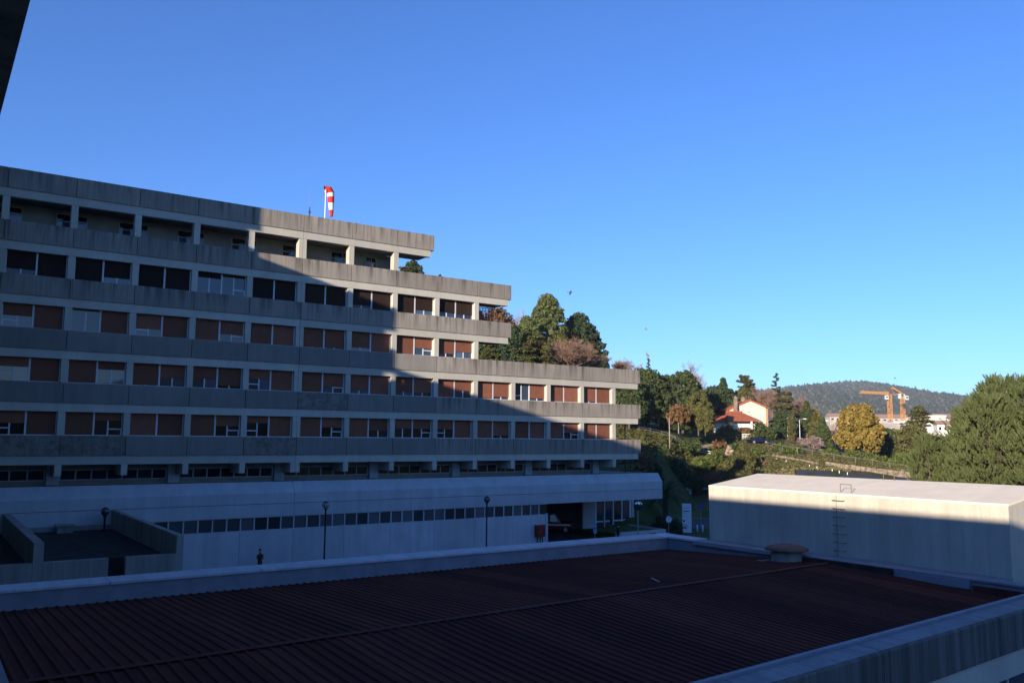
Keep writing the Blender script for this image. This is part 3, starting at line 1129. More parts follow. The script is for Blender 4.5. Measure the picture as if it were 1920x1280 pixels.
# far parapet and its return, capped with coping stones
q = MB()
q.box(0.4, 24.98, 24.30, 25.02, G, -3.78)
lp('far_parapet', q, M['parapet'])
x = 0.4
cw = [3.95] * 6 + [0.9]
for w_ in cw:
    q = MB()
    q.prism([(24.25, -3.775), (25.09, -3.775), (25.09, -3.70), (25.07, -3.685), (24.27, -3.70), (24.25, -3.72)], x + 0.008, min(x + w_, 25.02) - 0.008)
    lp('coping_stone', q, M['capstone'])
    x += w_
q = MB()
q.box(24.30, 24.98, 9.4, 24.29, G, -3.80)
lp('side_parapet', q, M['parapet'])
q = MB()
q.box(24.24, 25.02, 22.9, 24.24, -3.775, -3.70)
lp('coping_stone', q, M['capstone'])
q = MB()
q.box(24.24, 24.6, 9.95, 22.89, -3.795, -3.74)
lp('flashing', q, M['parapet'])
for a, b, z0, z1, mt in ((18.6, 22.9, -3.86, -3.80, 'parapet'), (14.9, 18.5, -3.98, -3.76, 'tar'), (12.6, 14.8, -4.02, -3.80, 'parapet'), (11.0, 12.5, -4.06, -3.9, 'ridge')):
    q = MB()
    q.box(24.16, 24.23, a, b, z0, z1)
    lp('flashing', q, M[mt])
# left parapet
q = MB()
q.box(0.55, 1.36, 9.4, 24.29, G, -3.78)
lp('side_parapet', q, M['parapet'])
q = MB()
q.box(0.5, 1.41, 9.9, 24.24, -3.775, -3.70)
lp('coping_stone', q, M['coping'])
def lps(name, q, mat, parent=None):
    """parts of the near front, which runs slightly out of square"""
    q.v = [(a, b + 0.072 * (a - 15.0), c) for a, b, c in q.v]
    return lp(name, q, mat, parent)


# near parapet: raised lip, sloping streaked coping, stained face, painted beam, windows below
q = MB()
q.box(1.42, 40, 9.86, 9.97, -4.3, -3.70)
lps('parapet_lip', q, M['parapet'])
x = 14.7 - 4 * BAY
while x < 40:
    a, b = x + 0.012, x + BAY - 0.012
    q = MB()
    q.prism([(9.30, -4.60), (9.85, -4.60), (9.85, -3.755), (9.345, -3.775), (9.315, -3.79), (9.30, -3.82)], max(a, 0.5), b)
    lps('parapet_panel', q, M['nearface'])
    q = MB()
    q.add([(max(a, 0.5), 9.349, -3.7705), (b, 9.349, -3.7705), (b, 9.85, -3.7505), (max(a, 0.5), 9.85, -3.7505)], [(0, 1, 2, 3)])
    lps('coping', q, M['coping'])
    q = MB()
    q.box(max(x + 0.25, 0.6), x + BAY - 0.25, 9.62, 9.66, -6.4, -5.2)
    wo = lps('window', q, M['glass'])
    q = MB()
    q.box(max(x + 0.25, 0.6), x + BAY - 0.25, 9.58, 9.619, -5.26, -5.2)
    q.box(max(x + 0.25, 0.6), x + BAY - 0.25, 9.58, 9.619, -6.4, -6.32)
    q.box(x + BAY / 2 - 0.04, x + BAY / 2 + 0.04, 9.58, 9.619, -6.32, -5.26)
    lps('frame', q, M['white'], parent=wo)
    x += BAY
q = MB()
q.box(0.6, 40, 9.36, 9.84, -5.15, -4.612)
lps('edge_beam', q, M['beam'])
q = MB()
q.box(0.6, 40, 9.67, 9.84, G, -5.16)
lps('front_wall', q, M['wall_back'])
q = MB()
q.box(25.03, 40, 11.9, 13.2, G, -4.4)
lp('side_roof', q, M['deck'])

# ------------------------------------------------------------------ pale box on the roof edge (mono-pitch top, ladder)
B = thing('roof_box', 'pale concrete box with a sunlit sloping top beside the red ribbed roof', 'roof housing', (25.25, 11.95, G))
BB = Vector((25.25, 11.95, G))


def bp(name, q, mat):
    q.v = [(a - BB.x, b - BB.y, c - BB.z) for a, b, c in q.v]
    return link(name, q.mesh(name, mat), B)


bx0, bx1, by0, by1 = 25.25, 28.15, 11.95, 23.0
zf, zk = -1.71, -1.31
q = MB()
q.prism([(bx0, G), (bx1, G), (bx1, zk - 0.06), (bx0, zf - 0.06)], by0, by1, 'y')
bp('body', q, M['box'])
q = MB()
q.prism([(25.3, -1.765), (28.1, -1.378), (28.1, -1.330), (25.3, -1.716)], 17.289, 17.311, 'y')
bp('joint_seal', q, M['dark'])
ym = 17.3
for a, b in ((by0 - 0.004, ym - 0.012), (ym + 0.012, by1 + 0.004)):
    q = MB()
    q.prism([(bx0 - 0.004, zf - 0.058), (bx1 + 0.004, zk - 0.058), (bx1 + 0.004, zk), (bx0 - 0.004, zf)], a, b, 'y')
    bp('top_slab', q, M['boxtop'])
q = MB()
q.box(24.63, 25.24, 11.95, 22.88, -3.83, -3.755)
bp('base_ledge', q, M['parapet'])
yl = 17.3
for r in range(7):
    z = -1.93 - r * 0.272
    q = MB()
    for y in (yl - 0.19, yl + 0.19):
        q.tube((25.26, y, z), (25.10, y, z), 0.011, n=6)
    q.tube((25.10, yl - 0.20, z), (25.10, yl + 0.20, z), 0.011, n=6)
    bp('ladder_rung', q, M['rung'])
for xo in (0.22, 2.75):
    q = MB()
    z0 = zf + xo * (zk - zf) / 2.9
    for y in (yl - 0.30, yl + 0.10):
        q.tube((25.25 + xo, y, z0 - 0.02), (25.25 + xo, y, z0 + 0.27), 0.013, n=6)
    q.tube((25.25 + xo, yl - 0.30, z0 + 0.27), (25.25 + xo, yl + 0.10, z0 + 0.27), 0.013, n=6)
    bp('grab_rail', q, M['rung'])
# fine conduit down the face by the rungs
q = MB()
q.tube((25.235, yl + 0.12, -1.75), (25.235, yl + 0.12, -3.75), 0.012, n=6)
bp('conduit', q, M['metal'])

# mushroom vent on the ribbed roof
vt = thing('roof_vent', 'round mushroom vent with a domed cap on the red roof', 'vent', (24.0, 18.5, -4.02))
q = MB()
q.lathe([(0.50, 0.0), (0.50, 0.42), (0.47, 0.44)], n=24)
link('neck', q.mesh('neck', M['terrace'], False), vt)
q = MB()
q.lathe([(0.30, 0.42), (0.70, 0.44), (0.71, 0.47), (0.60, 0.545), (0.40, 0.60), (0.18, 0.625), (0.03, 0.63)], n=32)
link('cap', q.mesh('cap', plain('rusty_cap', (0.16, 0.095, 0.075), 0.8, 0.2, 5), True), vt)
q = MB()
q.box(-0.78, 0.68, -0.7, 0.7, 0.0, 0.065)
link('flashing', q.mesh('flashing', M['terrace']), vt)

q = MB()
q.box(-0.3, 0.3, -0.012, 0.012, 0.03, 0.05)
tag(link('batten', q.mesh('batten', M['metal']), None, (17.2, 17.7, -3.905), (0.05, 0, 1.15)), 'short pale batten lying on the dark red roof', 'batten')

# ------------------------------------------------------------------ sunken concrete terrace at the left, against the podium
T_ = thing('concrete_terrace', 'walled concrete terrace with dark floor against the podium', 'terrace', (8, 53, G))
TB = Vector((8, 53, G))


def tp(name, q, mat):
    q.v = [(a - TB.x, b - TB.y, c - TB.z) for a, b, c in q.v]
    return link(name, q.mesh(name, mat), T_)


for x0, x1 in ((10.92, 11.25), (4.72, 5.14)):
    q = MB()
    q.box(x0, x1, 44.6, D - 0.03, G, -4.83)
    tp('side_wall', q, M['terrace'])
for x0, x1 in ((5.15, 7.87), (8.63, 10.91), (-1.0, 4.71)):
    q = MB()
    q.box(x0, x1, 44.6, 45.0, G, -5.73)
    tp('front_wall', q, M['terrace'])
for x0, x1 in ((5.15, 10.91), (-1.0, 4.71)):
    q = MB()
    q.box(x0, x1, 47.0 if x0 > 0 else 45.01, D - 0.03, G + 0.05, -6.02)
    tp('terrace_floor', q, M['tar'])
q = MB()
q.box(5.15, 10.91, D - 0.5, D - 0.04, -6.02, -5.76)
tp('back_kerb', q, M['terrace'])
q = MB()
q.box(7.6, 8.5, 60.3, 61.2, -6.02, -5.62)
q.box(7.5, 8.6, 60.2, 61.3, -5.62, -5.54)
tp('hatch', q, M['terrace'])
#@@PART2

# ================================================================== OBJECTS
# ------------------------------------------------------------------ roof: windsock and aerial
ws = thing('windsock', 'red and white striped windsock hanging on a white pole on the roof', 'windsock', (26.7, 66.0, 15.6))
q = MB()
q.tube((0, 0, 0), (0.0, 0, 5.05), 0.042, 0.034, 10)
link('pole', q.mesh('pole', M['whitecloth'], True), ws)
q = MB()
ring = Vector((0.12, -0.03, 5.08))
path = [(Vector((-0.02, 0.0, 5.02)), 0.33, Vector((0.85, -0.1, 0.35))), (Vector((0.22, -0.03, 5.05)), 0.345, Vector((0.75, -0.1, -0.55))), (Vector((0.40, -0.05, 4.78)), 0.33, Vector((0.28, 0, -1))), (Vector((0.45, -0.06, 4.45)), 0.285, Vector((0.1, 0, -1))), (Vector((0.48, -0.06, 3.92)), 0.245, Vector((0.06, 0, -1))), (Vector((0.52, -0.06, 3.33)), 0.185, Vector((0.06, 0, -1))), (Vector((0.55, -0.06, 2.80)), 0.135, Vector((0.05, 0, -1)))]
nseg = 18


def ringpts(c, r, d):
    d = d.normalized()
    a = Vector((0, 1, 0))
    b = d.cross(a).normalized()
    a = b.cross(d).normalized()
    return [c + a * (r * math.cos(2 * math.pi * k / nseg)) + b * (r * math.sin(2 * math.pi * k / nseg)) for k in range(nseg)]


rings = [ringpts(*p) for p in path]
bands = [0, 0, 1, 0, 1, 0]
for j in range(len(rings) - 1):
    mbk = MB()
    q = mbk
    q.add(rings[j] + rings[j + 1], [(k, (k + 1) % nseg, nseg + (k + 1) % nseg, nseg + k) for k in range(nseg)])
    if j == 1:
        continue
    nm = 'band'
    if j == 0:
        q.add(rings[1] + rings[2], [(k, (k + 1) % nseg, nseg + (k + 1) % nseg, nseg + k) for k in range(nseg)], 0)
    link(nm, q.mesh('band', M['whitecloth' if bands[j] else 'redcloth'], True), ws)
q = MB()
for k in range(nseg):
    q.tube(rings[0][k], rings[0][(k + 1) % nseg], 0.02, n=5)
link('ring', q.mesh('ring', M['metal']), ws)
an = thing('radio_aerial', 'thin whip aerial on a short dark mast beside the windsock', 'aerial', (25.36, 66.0, 15.6))
q = MB()
q.tube((0, 0, 0), (0, 0, 3.3), 0.04, 0.04, 8)
q.lathe([(0.04, 0), (0.09, 0.03), (0.09, 0.2), (0.05, 0.25)], (0, 0, 2.75), 8)
link('mast', q.mesh('mast', M['darkmetal']), an)
q = MB()
q.tube((0, 0, 3.3), (0.02, 0, 5.2), 0.018, 0.010, 6)
link('whip', q.mesh('whip', M['metal']), an)
# tuft of weed on the roof edge
# ------------------------------------------------------------------ globe lamps
def globe_lamp(x, y, zg, label, r=0.265):
    t = thing('globe_lamp', label, 'street lamp', (x, y, G), 0, 'globe lamps along the podium')
    h = zg - G
    q = MB()
    q.lathe([(0.11, 0), (0.11, 0.5), (0.065, 0.6), (0.055, h - r - 0.12), (0.09, h - r - 0.1), (0.12, h - r + 0.02)], n=12)
    link('pole', q.mesh('pole', M['darkmetal'], True), t)
    q = MB()
    q.lathe([(0.03, -r)] + [(r * math.cos(a), r * math.sin(a)) for a in np.linspace(-1.3, 1.35, 10)] + [(0.05, r)], (0, 0, h), 20)
    link('globe', q.mesh('globe', M['globe'], True), t)
    q = MB()
    q.lathe([(r * 0.80, r * 0.62), (r * 0.55, r * 0.86), (0.06, r * 1.04)], (0, 0, h), 16)
    link('cap', q.mesh('cap', M['darkmetal'], True), t)


globe_lamp(24.67, 59.0, -4.82, 'globe lamp on a tall dark pole before the middle of the podium wall')
globe_lamp(38.57, 59.0, -4.90, 'globe lamp on a tall dark pole by the right end of the strip windows')
globe_lamp(10.25, 60.2, -4.78, 'globe lamp showing above the walled concrete terrace')

# convex mirror on post
t = thing('traffic_mirror', 'round convex traffic mirror on a post under the podium end', 'mirror', (54.3, 58.0, G))
q = MB()
q.tube((0, 0, 0), (0, 0, 4.2), 0.045, n=8)
link('post', q.mesh('post', M['metal']), t)
q = MB()
n_ = Vector((-0.45, -0.88, -0.12)).normalized()
a_ = Vector((0, 0, 1)).cross(n_).normalized()
b_ = n_.cross(a_)
c_ = Vector((0, -0.08, 3.86))
rr = [0.42, 0.40, 0.30, 0.18, 0.04]
dd = [0.0, 0.03, 0.07, 0.095, 0.105]
for j in range(4):
    A = [c_ + n_ * dd[j] + (a_ * math.cos(2 * math.pi * k / 24) + b_ * math.sin(2 * math.pi * k / 24)) * rr[j] for k in range(24)]
    Bv = [c_ + n_ * dd[j + 1] + (a_ * math.cos(2 * math.pi * k / 24) + b_ * math.sin(2 * math.pi * k / 24)) * rr[j + 1] for k in range(24)]
    q.add(A + Bv, [(k, (k + 1) % 24, 24 + (k + 1) % 24, 24 + k) for k in range(24)])
link('mirror_face', q.mesh('mirror_face', M['mirror'], True), t)
q = MB()
q.tube(c_ - n_ * 0.05, c_ + n_ * 0.0, 0.45, 0.44, 24)
link('mirror_back', q.mesh('mirror_back', M['darkmetal']), t)


def disc_sign(x, y, zc, r, face, rim, label, yaw, mark=None):
    t = thing('road_sign', label, 'road sign', (x, y, terrain(x, y)), yaw, 'round road signs by the access road')
    h = zc - terrain(x, y)
    q = MB()
    q.tube((0, 0.05, 0), (0, 0.05, h + r * 0.7), 0.035, n=8)
    link('post', q.mesh('post', M['metal']), t)
    q = MB()
    q.tube((0, 0.0, h), (0, -0.02, h), r, r, 24)
    link('rim', q.mesh('rim', M[rim]), t)
    q = MB()
    q.tube((0, -0.021, h), (0, -0.028, h), r * 0.82, r * 0.82, 24)
    link('face', q.mesh('face', M[face]), t)
    q = MB()
    if mark == 'slash':
        c, s_ = math.cos(0.78), math.sin(0.78)
        for sg in (-1,):
            u = Vector((c, 0, sg * s_)) * r * 0.8
            w = Vector((s_, 0, -sg * c)) * r * 0.09
            y_ = -0.034
            C0 = Vector((0, y_, h))
            q.add([C0 - u - w, C0 + u - w, C0 + u + w, C0 - u + w], [(0, 1, 2, 3)])
        link('slash', q.mesh('slash', M['red']), t)
    else:
        q.box(-r * 0.09, r * 0.09, -0.034, -0.03, h - r * 0.5, h + r * 0.45)
        q.add([(-r * 0.3, -0.034, h + r * 0.25), (r * 0.3, -0.034, h + r * 0.25), (0, -0.034, h + r * 0.6)], [(0, 1, 2)])
        link('arrow', q.mesh('arrow', M['signtext']), t)


disc_sign(63.6, 63.4, -8.0, 0.36, 'signwhite', 'signtext', 'round pale road sign with a bluish arrow on a thin post', math.radians(-12))
disc_sign(73.2, 67.9, -7.35, 0.34, 'blue', 'red', 'round blue road sign with red rim and red slash', math.radians(-30), 'slash')

# totem sign
t = thing('totem_sign', 'tall white totem sign with dark bar and green cross emblem', 'sign', (68.6, 65.7, terrain(68.6, 65.7)), math.radians(-38))
q = MB()
q.box(-0.46, 0.36, -0.12, 0.12, 0.0, 3.05)
link('board', q.mesh('board', M['signwhite']), t)
q = MB()
q.box(0.362, 0.50, -0.12, 0.12, 0.0, 3.05)
link('edge_strip', q.mesh('edge_strip', M['white']), t)
q = MB()
q.box(-0.40, 0.30, -0.126, -0.121, 2.22, 2.31)
link('dark_bar', q.mesh('dark_bar', M['navy']), t)
# lettering rows: the characters are too small to read in the photograph, only their rows of strokes show
rs = random.Random(8)
q = MB()
for z, h_, x0, x1 in ((2.54, 0.11, -0.28, 0.24), (1.98, 0.05, -0.38, 0.1), (1.72, 0.07, -0.36, -0.08), (1.64, 0.06, -0.04, 0.22), (1.44, 0.05, -0.1, 0.2), (1.0, 0.08, 0.08, 0.24)):
    x = x0
    while x < x1:
        w_ = rs.uniform(0.03, 0.05)
        q.box(x, x + w_, -0.125, -0.121, z, z + h_ * rs.uniform(0.7, 1.0))
        x += w_ + 0.012
link('lettering', q.mesh('lettering', M['signtext']), t)
q = MB()
q.box(-0.40, -0.22, -0.126, -0.121, 1.12, 1.34)
link('pictogram', q.mesh('pictogram', M['navy']), t)
q = MB()
for dx, dz in ((0, 0.17), (0, -0.17), (0.17, 0), (-0.17, 0)):
    q.add([(-0.09 + dx + a * 0.105, -0.126, 0.62 + dz + b * 0.105) for a, b in ((-1, 0), (0, -1), (1, 0), (0, 1))], [(0, 1, 2, 3)])
q.box(-0.125, -0.055, -0.127, -0.121, 0.585, 0.655)
link('cross_emblem', q.mesh('cross_emblem', M['green']), t)

# small bollards by the totem
for i, (x, y) in enumerate(((69.9, 65.4), (70.4, 65.1))):
    q = MB()
    q.lathe([(0.09, 0), (0.09, 0.7), (0.07, 0.76), (0.02, 0.78)], n=10)
    o = link('bollard', q.mesh('bollard', M['signwhite'], True), None, (x, y, terrain(x, y)))
    tag(o, ['pale bollard standing next to the totem sign', 'pale bollard one step further from the totem sign'][i], 'bollard', 'bollards by the totem sign')

# post with plates by the garage
t = thing('plate_post', 'thin post carrying two pale plates before the garage opening', 'sign post', (51.9, 61.2, G))
q = MB()
q.tube((0, 0, 0), (0, 0, 2.6), 0.03, n=8)
link('post', q.mesh('post', M['metal']), t)
q = MB()
q.box(-0.22, 0.18, -0.05, -0.035, 1.75, 2.15)
link('plate', q.mesh('plate', M['signtext']), t)
q = MB()
q.box(-0.20, 0.20, -0.05, -0.035, 1.25, 1.65)
link('plate', q.mesh('plate', M['signtext']), t)

# fire hose cabinet
t = thing('hose_cabinet', 'red hose cabinet on pipe legs at the end of the podium wall', 'cabinet', (46.05, D - 0.24, G))
q = MB()
q.box(-0.45, 0.45, -0.2, 0.2, 1.25, 2.20)
q.box(-0.48, 0.48, -0.22, 0.22, 2.20, 2.26)
link('case', q.mesh('case', M['red']), t)
q = MB()
q.box(-0.38, 0.38, -0.225, -0.203, 1.32, 2.12)
d_ = link('door', q.mesh('door', M['red']), t)
q = MB()
q.box(-0.25, -0.17, -0.27, -0.226, 1.62, 1.80)
link('handle', q.mesh('handle', M['chrome']), d_)
for x in (-0.3, 0.05, 0.28):
    q = MB()
    q.tube((x, 0, 0), (x, 0, 1.249), 0.05, n=8)
    link('leg', q.mesh('leg', M['darkmetal']), t)

# white planter walls by the lobby
t = thing('planter', 'low white walled planter by the lobby with a flat green top', 'planter', (59.0, 65.0, G))
q = MB()
q.box(-1.8, 4.9, -0.9, -0.65, 0, 0.75)
q.box(4.65, 4.9, -0.65, 4.6, 0, 0.75)
link('wall', q.mesh('wall', M['podium']), t)
q = MB()
q.box(-1.8, 4.64, -0.64, 4.6, 0.0, 0.62)
link('soil', q.mesh('soil', M['lawn']), t)
q = MB()
q.box(2.6, 3.5, -0.915, -0.901, 0.38, 0.46)
link('slot', q.mesh('slot', M['dark']), t)

# ------------------------------------------------------------------ people
def skinned(name, joints, edges, mats, paint, parent=None, sub=1):
    me = bpy.data.meshes.new(name)
    me.from_pydata([j[:3] for j in joints], edges, [])
    tmp = bpy.data.objects.new(name + '_tmp', me)
    COL.objects.link(tmp)
    md = tmp.modifiers.new('skin', 'SKIN')
    md.use_smooth_shade = True
    for v, j in zip(me.skin_vertices[0].data, joints):
        v.radius = (j[3], j[4] if len(j) > 4 else j[3])
        v.use_root = False
    me.skin_vertices[0].data[0].use_root = True
    sd = tmp.modifiers.new('sub', 'SUBSURF')
    sd.levels = sub
    dg = bpy.context.evaluated_depsgraph_get()
    dg.update()
    ev = tmp.evaluated_get(dg)
    out = bpy.data.meshes.new_from_object(ev)
    bpy.data.objects.remove(tmp)
    out.materials.clear()
    for m in mats:
        out.materials.append(m)
    for p in out.polygons:
        p.material_index = paint(p.center)
        p.use_smooth = True
    out.name = name
    return out


def person(x, y, z, yaw, label, coat, trousers, pose='stand', scale=1.0):
    """front faces -y before turning"""
    t = thing('person', label, 'person', (x, y, z), yaw)
    t.scale = (scale,) * 3
    st = {'stand': 0.0, 'walk': 0.22, 'phone': 0.03}[pose]
    J = [(0, 0, 0.95, 0.135, 0.10), (0, 0, 1.12, 0.13, 0.095), (0, 0.0, 1.32, 0.165, 0.105), (0, 0.01, 1.45, 0.10, 0.075), (0, 0, 1.53, 0.055, 0.055), (0, -0.02, 1.60, 0.075, 0.09), (0, -0.02, 1.69, 0.078, 0.095), (0, -0.01, 1.755, 0.05, 0.06)]
    E_ = [(i, i + 1) for i in range(7)]
    for s in (-1, 1):
        b = len(J)
        f = st * s
        J += [(0.095 * s, 0, 0.90, 0.095, 0.095), (0.10 * s, -f * 0.45, 0.50, 0.065, 0.068), (0.10 * s, -f + (0.03), 0.10, 0.045, 0.045), (0.105 * s, -f - 0.03, 0.045, 0.045, 0.04), (0.11 * s, -f - 0.17, 0.035, 0.04, 0.03)]
        E_ += [(0, b), (b, b + 1), (b + 1, b + 2), (b + 2, b + 3), (b + 3, b + 4)]
        b = len(J)
        if pose == 'phone':
            J += [(0.20 * s, 0.0, 1.42, 0.062), (0.235 * s, -0.02, 1.16, 0.048), (0.11 * s, -0.22, 1.22, 0.036), (0.04 * s, -0.26, 1.28, 0.036)]
        else:
            J += [(0.20 * s, 0.0, 1.42, 0.062), (0.245 * s, 0.03 + f * 0.3, 1.15, 0.048), (0.25 * s, -0.05 + f * 0.5, 0.90, 0.036), (0.25 * s, -0.08 + f * 0.5, 0.80, 0.038)]
        E_ += [(2, b), (b, b + 1), (b + 1, b + 2), (b + 2, b + 3)]

    def paint(c):
        if c.z > 1.52:
            return 2
        r = abs(c.x)
        if pose != 'phone' and r > 0.2 and c.z < 0.89:
            return 2
        if c.z < 0.09:
            return 3
        return 0 if c.z > 0.88 else 1
    link('body', skinned('body', J, E_, [coat, trousers, M['skin'], M['rubber']], paint), t)
    # hair and face
    q = MB()
    q.lathe([(0.086, -0.03), (0.094, 0.03), (0.088, 0.08), (0.05, 0.118), (0.01, 0.125)], (0, 0.012, 1.67), 12)
    link('hair', q.mesh('hair', M['hair'], True), t)
    q = MB()
    q.add([(-0.015, -0.105, 1.645), (0.015, -0.105, 1.645), (0, -0.10, 1.685), (0, -0.135, 1.65)], [(0, 1, 3), (1, 2, 3), (2, 0, 3)])
    for s in (-1, 1):
        q.box(0.035 * s - 0.012, 0.035 * s + 0.012, -0.108, -0.098, 1.682, 1.694)
        q.box(0.082 * s - 0.012, 0.082 * s + 0.012, -0.03, 0.01, 1.635, 1.69)
    q.box(-0.025, 0.025, -0.106, -0.094, 1.607, 1.615)
    link('face', q.mesh('face', M['skin']), t)
    # hands: palm and five fingers each
    for s in (-1, 1):
        q = MB()
        if pose == 'phone':
            hx, hy, hz_ = 0.04 * s, -0.265, 1.29
        else:
            f = st * s
            hx, hy, hz_ = 0.25 * s, -0.08 + f * 0.5, 0.79
        q.box(hx - 0.018, hx + 0.018, hy - 0.04, hy + 0.04, hz_ - 0.08, hz_)
        for k, ln in enumerate((0.065, 0.078, 0.072, 0.055)):
            yy = hy - 0.033 + k * 0.022
            q.tube((hx, yy, hz_ - 0.08), (hx - 0.008 * s, yy, hz_ - 0.08 - ln * 0.55), 0.009, n=5)
            q.tube((hx - 0.008 * s, yy, hz_ - 0.08 - ln * 0.55), (hx - 0.026 * s, yy, hz_ - 0.08 - ln), 0.008, n=5)
        q.tube((hx, hy - 0.04, hz_ - 0.03), (hx - 0.01 * s, hy - 0.07, hz_ - 0.075), 0.010, n=5)
        link('hand', q.mesh('hand', M['skin']), t)
    return t


person(20.5, 60.5, G, math.radians(25), 'person in a dark brown coat standing alone by the podium wall', M['cloth_brown'], M['cloth_brown'], 'phone', 1.12)
person(61.55, 69.9, G, math.radians(-150), 'person in black jacket and blue jeans at the lobby glazing', M['cloth_dark'], M['jeans'], 'stand', 1.0)
person(55.3, 61.8, G, math.radians(60), 'person in dark clothes walking behind the roof parapet', M['cloth_dark'], M['cloth_brown'], 'walk', 1.02)

# ------------------------------------------------------------------ vehicles
def car(name, label, cat, loc, yaw, paint, W_=1.9, L_=4.9, H_=1.95, boxy=True, stripe=False):
    """nose points to +x"""
    t = thing(name, label, cat, loc, yaw)
    hw = W_ / 2
    zb, zh = 0.42, 1.08 if boxy else 0.82
    lo = [(-L_ / 2, zb), (L_ / 2 - 0.05, zb), (L_ / 2, zb + 0.2), (L_ / 2 - 0.02, zh - 0.12), (L_ / 2 - 0.15, zh), (-L_ / 2 + 0.05, zh + 0.02), (-L_ / 2, zh - 0.2)]
    q = MB()
    q.prism([(a, b) for a, b in lo], -hw, hw, 'y')
    # cabin tapers inwards
    x0, x1, x2, x3 = -L_ / 2 + 0.08, L_ / 2 - 1.35, L_ / 2 - 1.95, -L_ / 2 + (0.3 if boxy else 0.9)
    ti = 0.16
    Vs = [(x0, -hw + 0.03, zh + 0.01), (x1, -hw + 0.03, zh + 0.0), (x1, hw - 0.03, zh), (x0, hw - 0.03, zh + 0.01), (x3, -hw + ti, H_), (x2, -hw + ti, H_), (x2, hw - ti, H_), (x3, hw - ti, H_)]
    q.add(Vs, [(0, 1, 5, 4), (1, 2, 6, 5), (2, 3, 7, 6), (3, 0, 4, 7), (4, 5, 6, 7)])
    link('body', q.mesh('body', M[paint]), t)
    # glass set proud of the cabin sides

    def face(i, j, k, l, u0, u1, v0, v1, nm='window'):
        P = [Vector(Vs[n]) for n in (i, j, k, l)]
        f = lambda u, v: (P[0] * (1 - u) + P[1] * u) * (1 - v) + (P[3] * (1 - u) + P[2] * u) * v
        nrm = (P[1] - P[0]).cross(P[3] - P[0]).normalized()
        m = MB()
        m.add([f(u0, v0) + nrm * 0.008, f(u1, v0) + nrm * 0.008, f(u1, v1) + nrm * 0.008, f(u0, v1) + nrm * 0.008], [(0, 1, 2, 3)])
        link(nm, m.mesh(nm, M['glassdark']), t)
    face(1, 2, 6, 5, 0.08, 0.92, 0.12, 0.92, 'windscreen')
    for i, j, k, l in ((0, 1, 5, 4), (2, 3, 7, 6)):
        for u0, u1 in ((0.06, 0.34), (0.38, 0.64), (0.68, 0.93)):
            face(i, j, k, l, u0, u1, 0.12, 0.88)
    face(3, 0, 4, 7, 0.1, 0.9, 0.15, 0.85, 'rear_window')
    for sx in (-1, 1):
        for sy in (-1, 1):
            cx = sx * (L_ / 2 - 0.92)
            m = MB()
            m.tube((cx, sy * (hw - 0.24), 0.38), (cx, sy * (hw + 0.02), 0.38), 0.38, 0.38, 18)
            wv = link('wheel', m.mesh('wheel', M['rubber']), t)
            m = MB()
            m.tube((cx, sy * (hw + 0.021), 0.38), (cx, sy * (hw + 0.03), 0.38), 0.21, 0.19, 14)
            link('rim', m.mesh('rim', M['metal']), wv)
    for sy in (-1, 1):
        m = MB()
        m.tube((L_ / 2 - 0.03, sy * (hw - 0.24), zh - 0.26), (L_ / 2 + 0.03, sy * (hw - 0.24), zh - 0.26), 0.14, 0.15, 14)
        link('headlight', m.mesh('headlight', M['chrome']), t)
    m = MB()
    m.box(L_ / 2 + 0.0, L_ / 2 + 0.04, -hw + 0.45, hw - 0.45, zh - 0.16, zh - 0.10)
    link('grille_bar', m.mesh('grille_bar', M['chrome']), t)
    m = MB()
    m.box(L_ / 2 - 0.05, L_ / 2 + 0.14, -hw + 0.02, hw - 0.02, zb, zb + 0.2)
    link('bumper', m.mesh('bumper', M['darkmetal']), t)
    if stripe:
        for sy in (-1, 1):
            m = MB()
            y0 = sy * (hw + 0.004)
            m.add([(-L_ / 2 + 0.1, y0, zh - 0.30), (L_ / 2 - 0.4, y0, zh - 0.30), (L_ / 2 - 0.4, y0, zh - 0.12), (-L_ / 2 + 0.1, y0, zh - 0.12)], [(0, 1, 2, 3)])
            link('side_stripe', m.mesh('side_stripe', M['whitecloth']), t)
    return t


car('rescue_vehicle', 'red rescue vehicle with pale side stripe parked inside the garage', 'rescue vehicle', (56.0, 73.6, G), math.radians(-38), 'carpaint', 2.0, 5.4, 2.15, True, True)
p_ = at(1421, 175)
car('parked_car', 'dark blue car parked on the driveway below the house', 'car', (p_.x, p_.y, p_.z + 0.1), -YAW + 0.05, 'bluepaint', 1.75, 4.3, 1.42, False)

# ------------------------------------------------------------------ parking barrier
p_ = at(1300, 149)
t = thing('parking_barrier', 'red and white parking boom with a white cabinet beyond the palm', 'barrier', p_, -YAW)
q = MB()
q.add([(-1.6, -0.4, 0.2), (-0.75, -0.4, 0.2), (-0.75, 0.4, 0.2), (-1.6, 0.4, 0.2), (-1.75, -0.4, 1.75), (-0.55, -0.4, 1.75), (-0.55, 0.4, 1.75), (-1.75, 0.4, 1.75)], [(0, 3, 2, 1), (4, 5, 6, 7), (0, 1, 5, 4), (1, 2, 6, 5), (2, 3, 7, 6), (3, 0, 4, 7)])
link('cabinet', q.mesh('cabinet', M['signwhite']), t)
q = MB()
q.box(0.3, 0.7, -0.25, 0.25, 0, 1.3)
link('pedestal', q.mesh('pedestal', M['red']), t)
q = MB()
q.tube((0.4, -0.28, 1.45), (0.4, -0.08, 1.45), 0.34, 0.34, 18)
link('counterweight', q.mesh('counterweight', M['red']), t)
q = MB()
q.box(0.6, 5.4, -0.22, -0.12, 1.52, 1.60)
link('boom', q.mesh('boom', M['whitecloth']), t)
q = MB()
q.box(0.6, 5.4, -0.22, -0.12, 1.42, 1.515)
link('boom_underside', q.mesh('boom_underside', M['red']), t)
t.rotation_euler.z = -YAW + 0.0
p_ = at(1344, 150)
q = MB()
